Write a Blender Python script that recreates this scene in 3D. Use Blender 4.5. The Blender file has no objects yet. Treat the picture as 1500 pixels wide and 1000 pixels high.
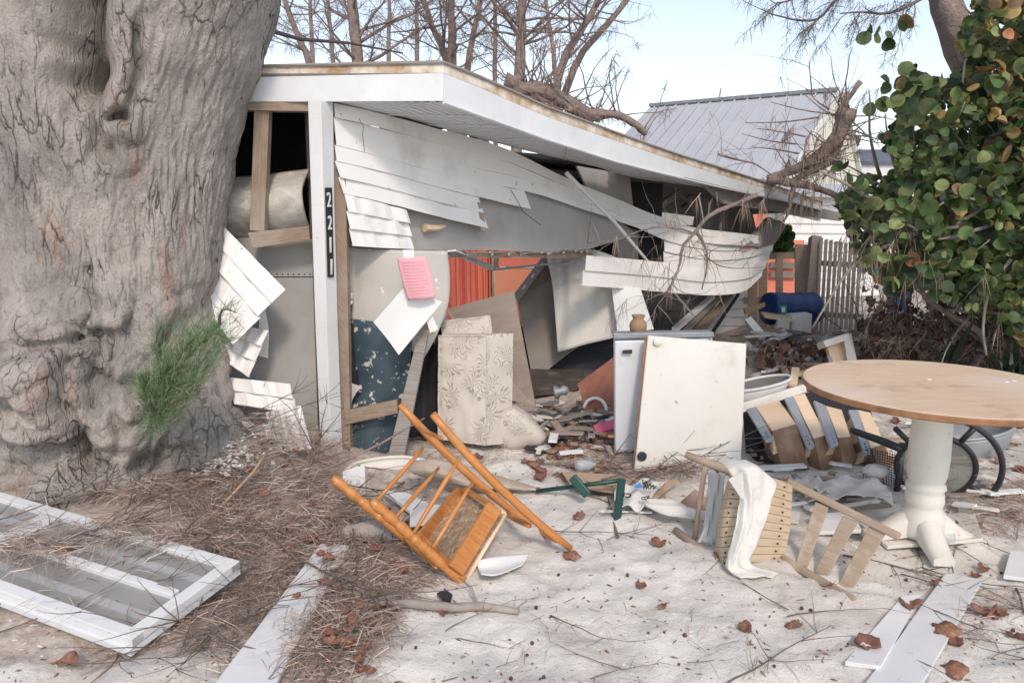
import bpy, math, random
from mathutils import Vector as V, noise, Matrix
from math import sin, cos, pi, radians
R = random.Random(7)
SC = bpy.context.scene
COL = SC.collection
# ---------------------------------------------------------------- camera
F = 1083.0
PITCH = radians(10.2)
CS, SN = cos(PITCH), sin(PITCH)
CAM = V((0, 0, 1.64))
cd = bpy.data.cameras.new('camera')
cd.sensor_width = 36
cd.lens = 36 * F / 1500
cd.clip_start = 0.05
cd.clip_end = 900
cam = bpy.data.objects.new('camera', cd)
COL.objects.link(cam)
cam.location = CAM
cam.rotation_euler = (pi / 2 - PITCH, 0, 0)
SC.camera = cam
# ---------------------------------------------------------------- light
SUN_EL, SUN_AZ = 42, 170      # degrees; azimuth clockwise from +Y
w = bpy.data.worlds.new('World')
SC.world = w
w.use_nodes = True
nt = w.node_tree
bg = nt.nodes['Background']
sky = nt.nodes.new('ShaderNodeTexSky')
sky.sky_type = 'NISHITA'
sky.sun_disc = False
sky.sun_elevation = radians(SUN_EL)
sky.sun_rotation = radians(SUN_AZ)
sky.air_density = 1.0
sky.dust_density = 1.0
sky.ozone_density = 1.2
hs = nt.nodes.new('ShaderNodeHueSaturation')
hs.inputs['Saturation'].default_value = 0.6
nt.links.new(sky.outputs[0], hs.inputs['Color'])
nt.links.new(hs.outputs[0], bg.inputs[0])
bg.inputs[1].default_value = 0.125
sd = bpy.data.lights.new('sun', 'SUN')
sd.energy = 1.1
sd.angle = radians(9)
sd.color = (1.0, 0.83, 0.69)
so = bpy.data.objects.new('sun', sd)
COL.objects.link(so)
az = radians(SUN_AZ)
sdir = V((sin(az) * cos(radians(SUN_EL)), cos(az) * cos(radians(SUN_EL)), sin(radians(SUN_EL))))
so.rotation_euler = sdir.to_track_quat('Z', 'Y').to_euler()
so.location = (1, -9, 7)
vs = SC.view_settings
vs.view_transform = 'Standard'
vs.look = 'None'
vs.exposure = 0.8
vs.gamma = 1
vs.use_curve_mapping = False
SC.cycles.max_bounces = 8
SC.cycles.transparent_max_bounces = 12

# ---------------------------------------------------------------- helpers
def ray(px, py):
    u = (px - 750) / F
    v = (500 - py) / F
    return V((u, CS + v * SN, -SN + v * CS))
def D(px, py, Y):
    d = ray(px, py)
    return CAM + d * (Y / d.y)
def G(px, py, z=0.0):
    d = ray(px, py)
    return CAM + d * ((z - CAM.z) / d.z)
def PL(px, py, p0, n):
    d = ray(px, py)
    return CAM + d * ((p0 - CAM).dot(n) / d.dot(n))
def proj(p):
    q = p - CAM
    dep = q.y * CS - q.z * SN
    return 750 + F * q.x / dep, 500 - F * (q.z * CS + q.y * SN) / dep
def fbm(x, y, z=0.0, o=3):
    return noise.fractal(V((x, y, z)), 1.0, 2.0, o)

class MB:
    def __init__(s):
        s.v = []; s.f = []; s.uv = []; s.c = []
    def q(s, idx, uvs=None, col=(1, 1, 1)):
        s.f.append(tuple(idx))
        s.uv.append(uvs or [(0, 0)] * len(idx))
        s.c.append(col)
    def add(s, pts):
        b = len(s.v)
        s.v.extend([V(p) for p in pts])
        return b
    def away(s, n, p):
        return n if n.dot(p - CAM) > 0 else -n
    def slab(s, p0, p1, p2, p3, t, d=None, nu=1, nv=1, wob=0.0, col=(1, 1, 1), seed=0):
        """front face corners TL TR BR BL, thickness t away from the viewer (or along d)"""
        p0, p1, p2, p3 = V(p0), V(p1), V(p2), V(p3)
        n = (p1 - p0).cross(p3 - p0)
        if n.length < 1e-9: n = V((0, 1, 0))
        n.normalize()
        n = s.away(n, p0)
        dd = V(d).normalized() if d is not None else n
        lu = (p1 - p0).length; lv = (p3 - p0).length
        ou = R.random() * 5; ov = R.random() * 5
        def pt(u, v):
            p = (p0 * (1 - u) + p1 * u) * (1 - v) + (p3 * (1 - u) + p2 * u) * v
            if wob:
                p = p + n * (wob * noise.noise(p * 3 + V((seed, 0, 0))))
            return p
        F0 = [[pt(i / nu, j / nv) for i in range(nu + 1)] for j in range(nv + 1)]
        b = s.add([p for r in F0 for p in r])
        c = s.add([p + dd * t for r in F0 for p in r])
        W = nu + 1
        flip = (p1 - p0).cross(p3 - p0).dot(dd) > 0
        def face(ix, uv):
            if flip: ix = ix[::-1]; uv = uv[::-1]
            s.q(ix, uv, col)
        for j in range(nv):
            for i in range(nu):
                a = j * W + i
                uu = [(ou + lu * (i + x) / nu, ov + lv * (j + y) / nv) for x, y in ((0, 0), (0, 1), (1, 1), (1, 0))]
                face([b + a, b + a + W, b + a + W + 1, b + a + 1][::-1], uu[::-1])
                face([c + a, c + a + W, c + a + W + 1, c + a + 1], uu)
        for i in range(nu):
            uu = [(ou + lu * i / nu, 0), (ou + lu * (i + 1) / nu, 0), (ou + lu * (i + 1) / nu, t), (ou + lu * i / nu, t)]
            face([b + i, b + i + 1, c + i + 1, c + i][::-1], uu[::-1])
            k = nv * W + i
            face([b + k, b + k + 1, c + k + 1, c + k], uu)
        for j in range(nv):
            uu = [(ou, lv * j / nv), (ou, lv * (j + 1) / nv), (ou + t, lv * (j + 1) / nv), (ou + t, lv * j / nv)]
            k = j * W
            face([b + k, b + k + W, c + k + W, c + k], uu)
            k = j * W + nu
            face([b + k, b + k + W, c + k + W, c + k][::-1], uu[::-1])
        return s
    def poly(s, pts, t, d=None, col=(1, 1, 1)):
        pts = [V(p) for p in pts]
        n = V((0, 0, 0))
        for i in range(len(pts)):
            n += pts[i].cross(pts[(i + 1) % len(pts)])
        n.normalize()
        dd = V(d).normalized() if d is not None else s.away(n, pts[0])
        if n.dot(dd) > 0: pts = pts[::-1]; n = -n
        ax = (pts[1] - pts[0]).normalized(); ay = n.cross(ax)
        uv = [((p - pts[0]).dot(ax), (p - pts[0]).dot(ay)) for p in pts]
        b = s.add(pts); c = s.add([p + dd * t for p in pts])
        m = len(pts)
        s.q([b + i for i in range(m)], uv, col)
        s.q([c + i for i in range(m)][::-1], uv[::-1], col)
        for i in range(m):
            j = (i + 1) % m
            L = (pts[j] - pts[i]).length
            s.q([b + j, b + i, c + i, c + j], [(L, 0), (0, 0), (0, t), (L, t)], col)
        return s
    def beam(s, a, b, w, h, up=(0, 0, 1), col=(1, 1, 1)):
        a, b = V(a), V(b)
        ax = (b - a).normalized()
        up = V(up)
        sd_ = ax.cross(up)
        if sd_.length < 1e-4: sd_ = ax.cross(V((0, 1, 0)))
        sd_.normalize(); up = sd_.cross(ax).normalized()
        L = (b - a).length
        k = s.add([p + sd_ * x * w / 2 + up * y * h / 2 for p in (a, b) for x, y in ((-1, -1), (1, -1), (1, 1), (-1, 1))])
        ou = R.random() * 5
        for i in range(4):
            j = (i + 1) % 4
            ww = w if i % 2 == 0 else h
            s.q([k + i, k + j, k + 4 + j, k + 4 + i][::-1], [(ou, i * .2), (ou, i * .2 + ww), (ou + L, i * .2 + ww), (ou + L, i * .2)][::-1], col)
        s.q([k, k + 1, k + 2, k + 3], [(0, 0), (w, 0), (w, h), (0, h)], col)
        s.q([k + 7, k + 6, k + 5, k + 4], [(0, 0), (w, 0), (w, h), (0, h)], col)
        return s
    def tube(s, pts, rad, n=8, col=(1, 1, 1), cap=True, jit=0.0):
        pts = [V(p) for p in pts]
        m = len(pts)
        if not hasattr(rad, '__len__'): rad = [rad] * m
        ref = None
        rings = []
        L = 0
        for i, p in enumerate(pts):
            t = (pts[min(i + 1, m - 1)] - pts[max(i - 1, 0)])
            if t.length < 1e-9: t = V((0, 0, 1))
            t.normalize()
            if ref is None:
                ref = t.orthogonal().normalized()
            ref = (ref - t * ref.dot(t))
            if ref.length < 1e-6: ref = t.orthogonal()
            ref.normalize()
            bn = t.cross(ref)
            if i: L += (p - pts[i - 1]).length
            ring = []
            for k in range(n):
                a = 2 * pi * k / n
                rr = rad[i] * (1 + (jit * noise.noise(p * 9 + V((k * 1.7, i * .9, 3))) if jit else 0))
                ring.append(p + (ref * cos(a) + bn * sin(a)) * rr)
            rings.append((s.add(ring), L, rad[i]))
        for i in range(m - 1):
            b0, l0, r0 = rings[i]; b1, l1, r1 = rings[i + 1]
            for k in range(n):
                j = (k + 1) % n
                s.q([b0 + k, b0 + j, b1 + j, b1 + k], [(l0, k / n * 6.28 * r0), (l0, (k + 1) / n * 6.28 * r0), (l1, (k + 1) / n * 6.28 * r0), (l1, k / n * 6.28 * r0)], col)
        if cap:
            s.q([rings[0][0] + k for k in range(n)][::-1], None, col)
            s.q([rings[-1][0] + k for k in range(n)], None, col)
        return s
    def lathe(s, prof, o, ax=(0, 0, 1), n=28, col=(1, 1, 1), cap=True):
        """prof: list of (radius, height)"""
        o = V(o); ax = V(ax).normalized(); a = ax.orthogonal().normalized(); b = ax.cross(a)
        rings = []
        for r, h in prof:
            rings.append(s.add([o + ax * h + (a * cos(2 * pi * k / n) + b * sin(2 * pi * k / n)) * r for k in range(n)]))
        for i in range(len(prof) - 1):
            for k in range(n):
                j = (k + 1) % n
                s.q([rings[i] + k, rings[i] + j, rings[i + 1] + j, rings[i + 1] + k],
                    [(k / n * .6, prof[i][1]), ((k + 1) / n * .6, prof[i][1]), ((k + 1) / n * .6, prof[i + 1][1]), (k / n * .6, prof[i + 1][1])], col)
        if cap:
            s.q([rings[0] + k for k in range(n)][::-1], [(cos(2 * pi * k / n) * prof[0][0], sin(2 * pi * k / n) * prof[0][0]) for k in range(n)][::-1], col)
            s.q([rings[-1] + k for k in range(n)], [(cos(2 * pi * k / n) * prof[-1][0], sin(2 * pi * k / n) * prof[-1][0]) for k in range(n)], col)
        return s
    def grid(s, P, closed=False, col=(1, 1, 1), ur=0):
        """P[j][i] points"""
        nv = len(P); nu = len(P[0])
        b = s.add([p for r in P for p in r])
        us = [0]
        for i in range(1, nu): us.append(us[-1] + (P[ur][i] - P[ur][i - 1]).length)
        vv = [0]
        for j in range(1, nv): vv.append(vv[-1] + (P[j][0] - P[j - 1][0]).length)
        for j in range(nv - 1):
            for i in range(nu - 1):
                a = b + j * nu + i
                s.q([a, a + nu, a + nu + 1, a + 1], [(us[i], vv[j]), (us[i], vv[j + 1]), (us[i + 1], vv[j + 1]), (us[i + 1], vv[j])], col)
        return s
    def blade(s, p, d, L, w, droop, col):
        d = V(d).normalized()
        sd_ = d.cross(V((R.uniform(-1, 1), R.uniform(-1, 1), R.uniform(-1, 1))))
        if sd_.length < 1e-3: return
        sd_.normalize()
        m = p + d * L * .5 + V((0, 0, -droop * L * .18))
        e = p + d * L + V((0, 0, -droop * L * .6))
        b = s.add([p - sd_ * w / 2, p + sd_ * w / 2, m + sd_ * w / 2, m - sd_ * w / 2, e])
        s.q([b, b + 1, b + 2, b + 3], None, col)
        s.q([b + 3, b + 2, b + 4], None, col)

OFF = {}
def world(o):
    return OFF.get(o.name, V((0, 0, 0))) if o else None
def OB(name, mb, mat, parent=None, smooth=False, bevel=0, solid=0, sub=0):
    me = bpy.data.meshes.new(name)
    if parent:
        org = OFF[parent.name]
    else:
        xs = [p.x for p in mb.v]; ys = [p.y for p in mb.v]; zs = [p.z for p in mb.v]
        org = V(((min(xs) + max(xs)) / 2, (min(ys) + max(ys)) / 2, min(zs)))
    me.from_pydata([tuple(p - org) for p in mb.v], [], mb.f)
    uvl = me.uv_layers.new(name='UVMap')
    flat = [c for f in mb.uv for uv in f for c in uv]
    uvl.data.foreach_set('uv', flat)
    if any(c != (1, 1, 1) for c in mb.c):
        ca = me.color_attributes.new(name='col', type='FLOAT_COLOR', domain='CORNER')
        fl = []
        for f, c in zip(mb.f, mb.c):
            fl.extend((c[0], c[1], c[2], 1.0) * len(f))
        ca.data.foreach_set('color', fl)
    if smooth:
        me.polygons.foreach_set('use_smooth', [True] * len(me.polygons))
    for m in (mat if isinstance(mat, (list, tuple)) else [mat]):
        me.materials.append(m)
    o = bpy.data.objects.new(name, me)
    COL.objects.link(o)
    if parent:
        o.parent = parent
    else:
        o.location = org
    OFF[o.name] = org.copy()
    if solid:
        md = o.modifiers.new('thickness', 'SOLIDIFY'); md.thickness = solid; md.offset = -1
    if bevel:
        md = o.modifiers.new('bevel', 'BEVEL'); md.width = bevel; md.segments = 2; md.limit_method = 'ANGLE'; md.angle_limit = radians(40)
    if sub:
        md = o.modifiers.new('sub', 'SUBSURF'); md.levels = sub; md.render_levels = sub
    return o
def T(name, label, cat, base, group=None):
    o = bpy.data.objects.new(name, None)
    COL.objects.link(o)
    o.empty_display_size = .1
    o.location = base
    OFF[o.name] = V(base)
    return tag(o, label, cat, group)
def tag(o, label=None, cat=None, group=None, kind=None):
    if label: o['label'] = label
    if cat: o['category'] = cat
    if group: o['group'] = group
    if kind: o['kind'] = kind
    return o

def interp(pts, u):
    """catmull-rom through list of Vectors, u in 0..1"""
    m = len(pts) - 1
    if m == 0: return pts[0]
    x = min(max(u, 0), 1) * m
    i = min(int(x), m - 1); t = x - i
    p1, p2 = pts[i], pts[i + 1]
    if m == 1: return p1.lerp(p2, t)
    p0 = pts[i - 1] if i > 0 else p1 * 2 - p2
    p3 = pts[i + 2] if i + 2 <= m else p2 * 2 - p1
    return ((p1 * 2) + (p2 - p0) * t + (p0 * 2 - p1 * 5 + p2 * 4 - p3) * t * t + (p1 * 3 - p0 - p2 * 3 + p3) * t * t * t) * 0.5
def rows(rws, nu, nv, fn=None, lin=False):
    P = []
    for j in range(nv + 1):
        v = j / nv
        r = []
        for i in range(nu + 1):
            u = i / nu
            c = [interp(q, u) for q in rws]
            p = interp(c, v)
            if fn: p = p + fn(u, v, p)
            r.append(p)
        P.append(r)
    return P
def siding(mb, top, bot, nb, lap=.013, nu=24, wob=.004, seed=0, jag=0.0, skip=None):
    """lapped clapboards between two 3-D edges"""
    for k in range(nb):
        v0, v1 = k / nb, (k + 1) / nb
        A = []; B = []; C_ = []
        e1 = 1 + R.uniform(-1, 1) * jag; e0 = R.uniform(-1, 1) * jag
        for i in range(nu + 1):
            u = e0 + (e1 - e0) * i / nu
            t_, b_ = interp(top, u), interp(bot, u)
            if u > 1: d = interp(top, 1) - interp(top, .97); t_ = t_ + d * ((u - 1) / .03); b_ = b_ + (interp(bot, 1) - interp(bot, .97)) * ((u - 1) / .03)
            if u < 0: d = interp(top, 0) - interp(top, .03); t_ = t_ + d * (-u / .03); b_ = b_ + (interp(bot, 0) - interp(bot, .03)) * (-u / .03)
            du = interp(top, min(u + .02, 1)) - interp(top, max(min(u, 1) - .02, 0))
            n = du.cross(b_ - t_)
            n.normalize()
            n = -mb.away(n, t_)
            w_ = n * (wob * noise.noise(V((u * 6, k * 3.1 + seed, 0))))
            A.append(t_.lerp(b_, v0) + w_)
            B.append(t_.lerp(b_, v1) + n * lap + w_)
            C_.append(t_.lerp(b_, v1) + w_)
        mb.grid([A, B])
        mb.grid([B, C_])

# ---------------------------------------------------------------- materials
MATS = {}
def mk(name, c1, c2=None, scale=6, rough=.6, bump=.15, bs=40, stretch=(1, 1, 1), uv=False, c3=None, c3s=2.5, c3t=(.55, .7),
       metal=0, attr=False, alpha=1, trans=0, spec=.5, translucent=None, c4=None, c4s=8, c4t=(.6, .68), bd=.004, det=6):
    m = bpy.data.materials.new(name)
    m.use_nodes = True
    t = m.node_tree; N = t.nodes; L = t.links
    b = N['Principled BSDF']
    tc = N.new('ShaderNodeTexCoord')
    mp = N.new('ShaderNodeMapping')
    mp.inputs['Scale'].default_value = stretch
    L.new(tc.outputs['UV' if uv else 'Object'], mp.inputs[0])
    def nz(sc, detail, src=mp):
        n = N.new('ShaderNodeTexNoise'); n.inputs['Scale'].default_value = sc; n.inputs['Detail'].default_value = detail
        n.inputs['Roughness'].default_value = .62
        L.new(src.outputs[0], n.inputs['Vector'])
        return n
    def rp(n, a, bb):
        r = N.new('ShaderNodeMapRange'); r.inputs['From Min'].default_value = a; r.inputs['From Max'].default_value = bb
        L.new(n.outputs['Fac'], r.inputs['Value'])
        return r
    def mix(f, a, bb, typ='MIX'):
        x = N.new('ShaderNodeMix'); x.data_type = 'RGBA'; x.blend_type = typ
        if hasattr(f, 'outputs'): L.new(f.outputs[0], x.inputs[0])
        else: x.inputs[0].default_value = f
        for k, c in ((6, a), (7, bb)):
            if isinstance(c, tuple): x.inputs[k].default_value = (*c, 1)
            else: L.new(c, x.inputs[k])
        return x.outputs[2]
    if attr:
        at = N.new('ShaderNodeAttribute'); at.attribute_name = 'col'
        n1 = nz(scale, 4)
        v = rp(n1, .3, .7)
        col = mix(v, at.outputs['Color'], mix(1.0, at.outputs['Color'], (c2 or (.75, .75, .75)), 'MULTIPLY'))
    else:
        n1 = nz(scale, det)
        col = mix(rp(n1, .32, .68), c1, c2 or tuple(x * .85 for x in c1))
    if c3:
        ob = N.new('ShaderNodeMapping'); L.new(tc.outputs['Object'], ob.inputs[0])
        n3 = nz(c3s, 7, ob)
        col = mix(rp(n3, *c3t), col, c3)
    if c4:
        ob2 = N.new('ShaderNodeMapping'); L.new(tc.outputs['Object'], ob2.inputs[0]); ob2.inputs['Location'].default_value = (3.1, 1.7, 5.2)
        n4 = nz(c4s, 5, ob2)
        col = mix(rp(n4, *c4t), col, c4)
    L.new(col, b.inputs['Base Color'])
    b.inputs['Roughness'].default_value = rough
    b.inputs['Metallic'].default_value = metal
    b.inputs['Specular IOR Level'].default_value = spec
    b.inputs['Alpha'].default_value = alpha
    b.inputs['Transmission Weight'].default_value = trans
    if bump:
        nb = nz(bs, 5)
        bp = N.new('ShaderNodeBump'); bp.inputs['Strength'].default_value = bump; bp.inputs['Distance'].default_value = bd
        L.new(nb.outputs['Fac'], bp.inputs['Height']); L.new(bp.outputs[0], b.inputs['Normal'])
    if translucent:
        tr = N.new('ShaderNodeBsdfTranslucent')
        L.new(col, tr.inputs['Color'])
        ms = N.new('ShaderNodeMixShader'); ms.inputs[0].default_value = translucent
        L.new(b.outputs[0], ms.inputs[1]); L.new(tr.outputs[0], ms.inputs[2])
        L.new(ms.outputs[0], N['Material Output'].inputs['Surface'])
    MATS[name] = m
    return m
M = {}
M['sid'] = mk('white_painted_siding', (.83, .82, .80), (.78, .77, .75), 3, .5, .1, 60, c3=(.5, .46, .4), c3s=3.2, c3t=(.56, .9), c4=(.33, .28, .23), c4s=13, c4t=(.66, .74))
M['white'] = mk('white_paint', (.74, .75, .75), (.66, .67, .67), 4, .45, .12, 50, c3=(.48, .44, .38), c3s=3.5, c3t=(.6, .85), c4=(.3, .25, .2), c4s=22, c4t=(.68, .75))
M['white2'] = mk('white_trim', (.74, .76, .78), (.66, .68, .7), 4, .45, .1, 60, c3=(.5, .48, .44), c3s=5, c3t=(.58, .85))
M['wood'] = mk('weathered_lumber', (.36, .27, .2), (.2, .145, .1), 7, .8, .4, 20, (1, 14, 14), True, c3=(.42, .37, .32), c3s=3, c3t=(.45, .75))
M['woodg'] = mk('grey_lumber', (.36, .33, .3), (.22, .19, .17), 7, .85, .4, 20, (1, 14, 14), True)
M['edge'] = mk('bare_roof_edge_wood', (.62, .46, .3), (.3, .17, .08), 5, .8, .3, 25, (1, 6, 6), True, c3=(.74, .7, .62), c3s=6, c3t=(.4, .62))
M['orange'] = mk('orange_varnished_wood', (.6, .255, .075), (.42, .155, .04), 5, .32, .12, 25, (1, 12, 12), True, c3=(.66, .33, .12), c3s=7, c3t=(.5, .8))
M['oak'] = mk('pale_oak', (.72, .55, .39), (.64, .465, .315), 4, .6, .15, 30, (1.2, 6, 1), False, c3=(.73, .59, .48), c3s=1.6, c3t=(.42, .65), c4=(.40, .25, .17), c4s=4, c4t=(.56, .8))
M['rim'] = mk('worn_rim_wood', (.4, .2, .09), (.2, .1, .05), 12, .6, .3, 40)
M['cream'] = mk('cream_paint', (.72, .70, .64), (.64, .615, .55), 5, .5, .15, 40, c3=(.48, .41, .32), c3s=6, c3t=(.58, .8), c4=(.3, .24, .18), c4s=20, c4t=(.68, .74))
M['grey'] = mk('grey_sheathing', (.43, .415, .40), (.34, .33, .315), 2.5, .9, .3, 30, c3=(.5, .47, .43), c3s=1.6, c3t=(.5, .8), c4=(.2, .17, .15), c4s=6, c4t=(.68, .85))
M['dgrey'] = mk('dark_board', (.2, .2, .205), (.14, .135, .13), 3, .9, .2, 30, c3=(.3, .27, .24), c3s=3)
M['dark'] = mk('near_black', (.035, .037, .045), (.02, .02, .025), 3, .95, .1)  # near black; also painted in for shade inside the house
M['plaster'] = mk('plaster_panel', (.56, .53, .48), (.42, .39, .35), 5, .9, .9, 26, bd=.01, c3=(.66, .63, .57), c3s=7, c3t=(.5, .62), c4=(.24, .2, .17), c4s=9, c4t=(.66, .74))
M['drywall'] = mk('torn_drywall', (.52, .5, .46), (.46, .44, .41), 4, .9, .2, 30, c3=(.4, .37, .33), c3s=3, c4=(.75, .74, .7), c4s=12, c4t=(.66, .7))
M['blue'] = mk('peeling_navy_paint', (.05, .085, .11), (.035, .06, .08), 6, .5, .4, 40, c3=(.55, .53, .45), c3s=9, c3t=(.585, .61), c4=(.62, .58, .46), c4s=22, c4t=(.62, .645))
M['ply'] = mk('plywood_sheet', (.36, .3, .25), (.29, .24, .2), 3, .75, .15, 20, (1, 8, 1), True, c3=(.42, .37, .32), c3s=2)
M['lam'] = mk('brown_laminate', (.27, .235, .2), (.22, .19, .165), 4, .6, .15, 40, c3=(.33, .3, .26), c3s=3, c4=(.2, .09, .06), c4s=12, c4t=(.67, .75))
M['cloth'] = mk('white_cloth', (.70, .69, .65), (.62, .60, .56), 5, .95, .6, 45, bd=.008, c3=(.55, .5, .42), c3s=3.5, c3t=(.55, .85))
M['clothg'] = mk('grey_cloth', (.5, .51, .5), (.4, .41, .4), 5, .9, .3, 100, c3=(.35, .33, .3), c3s=5)
M['curtain'] = mk('orange_glow_curtain', (1, .56, .40), (1, .50, .34), 5, .8, .1, 30, translucent=.4)  # orange carries the room's sun glow, painted into the cloth
M['curtain2'] = mk('red_glow_curtain', (1, .42, .33), (1, .34, .26), 7, .8, .1, 30, translucent=.4)  # redder part of the same painted glow
M['black'] = mk('black_tube', (.02, .023, .028), (.035, .037, .04), 8, .4, .1)
M['green'] = mk('dark_green_enamel', (.012, .07, .06), (.01, .045, .04), 9, .35, .1, c3=(.1, .09, .07), c3s=14, c3t=(.62, .75))
M['galv'] = mk('galvanised_steel', (.36, .38, .40), (.27, .29, .31), 10, .5, .1, metal=.3, c3=(.2, .19, .17), c3s=8)
M['slide'] = mk('drawer_slide_steel', (.42, .45, .48), (.35, .38, .41), 12, .45, .1, metal=.25)
M['pine'] = mk('drawer_pine', (.78, .6, .42), (.72, .53, .35), 5, .6, .15, 25, (1, 8, 8), True, c3=(.72, .58, .42), c3s=4)
M['pined'] = mk('drawer_back_wood', (.3, .19, .125), (.22, .135, .085), 5, .7, .15, 25, (8, 1, 8), True, c3=(.42, .3, .2), c3s=3)
M['slat'] = mk('weathered_teak', (.58, .47, .33), (.45, .35, .24), 6, .75, .25, 30, (1, 10, 10), True, c3=(.36, .28, .2), c3s=8, c3t=(.58, .75))
M['slatd'] = mk('grey_brown_teak', (.42, .33, .25), (.31, .235, .175), 6, .8, .3, 30, (1, 10, 10), True, c3=(.5, .42, .33), c3s=6)
M['fence'] = mk('old_fence_wood', (.50, .41, .34), (.34, .275, .225), 6, .9, .4, 20, (1, 10, 10), True, c3=(.38, .34, .3), c3s=3)
M['appl'] = mk('appliance_enamel', (.66, .68, .71), (.61, .63, .66), 3, .35, .04, c3=(.45, .38, .3), c3s=5, c3t=(.6, .84))
M['panel'] = mk('cream_enamel', (.66, .645, .60), (.62, .60, .55), 2, .4, .05, c3=(.45, .36, .26), c3s=4, c3t=(.54, .84), c4=(.32, .2, .12), c4s=18, c4t=(.665, .72))
M['clay'] = mk('fired_clay', (.33, .22, .13), (.25, .16, .09), 14, .8, .4, 40)
M['glass'] = mk('dusty_pane', (.46, .46, .45), (.36, .36, .35), 3, .35, .05, alpha=.55, c3=(.5, .48, .46), c3s=4, c3t=(.4, .7))
M['smoke'] = mk('smoked_glass', (.22, .24, .22), (.3, .32, .28), 4, .15, .02, alpha=.55)
M['pink'] = mk('pink_paper', (.78, .4, .44), (.72, .36, .4), 5, .85, .05)
M['pinkd'] = mk('faded_print', (.52, .26, .3), None, 5, .85, 0)
M['paper'] = mk('white_card', (.76, .77, .76), (.72, .73, .72), 4, .6, .05)
M['bblue'] = mk('blue_plastic', (.012, .055, .2), (.01, .04, .15), 5, .35, .05)
M['sticker'] = mk('green_sticker', (.05, .35, .28), None, 4, .5, 0)
M['inkblack'] = mk('black_ink', (.02, .02, .02), None, 4, .6, 0)
M['inkblue'] = mk('blue_ink', (.05, .2, .55), None, 4, .6, 0)
M['attr'] = mk('leaf_tissue', (1, 1, 1), (.6, .6, .6), 14, .58, .1, 60, attr=True, translucent=.2, spec=.28)
M['dry'] = mk('dry_litter', (1, 1, 1), (.7, .7, .7), 9, .85, .0, 60, attr=True)
M['twig'] = mk('grey_twig_bark', (.2, .155, .13), (.12, .09, .075), 12, .9, .3, 60)
M['limb'] = mk('pinkish_bark', (.34, .265, .235), (.19, .15, .135), 9, .9, .9, 30, bd=.03, c3=(.42, .3, .24), c3s=6)
M['plastic'] = mk('clear_plastic', (.6, .66, .7), (.5, .56, .6), 5, .15, .05, alpha=.45)
M['tar'] = mk('tin_roof', (.50, .52, .56), (.47, .49, .53), 1, .55, .02)
M['nwall'] = mk('neighbour_cream_wall', (.72, .72, .62), (.68, .68, .58), 1, .8, .05)
M['coral'] = mk('sunlit_coral_wall', (.85, .3, .2), (.8, .25, .17), 1, .8, .05)  # warm sun on the wall is painted into its colour
M['slate'] = mk('dark_shingles', (.16, .18, .22), (.1, .12, .15), 6, .8, .2)
M['block'] = mk('dark_block', (.14, .15, .155), (.09, .095, .1), 5, .85, .4, 30, c3=(.22, .22, .2), c3s=5)
M['pinkp'] = mk('pink_plastic', (.7, .16, .27), (.6, .12, .22), 5, .5, .05)
M['flesh'] = mk('terracotta_dirt', (.34, .14, .09), (.22, .1, .07), 9, .9, .3)
M['fabric'] = None
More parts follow.
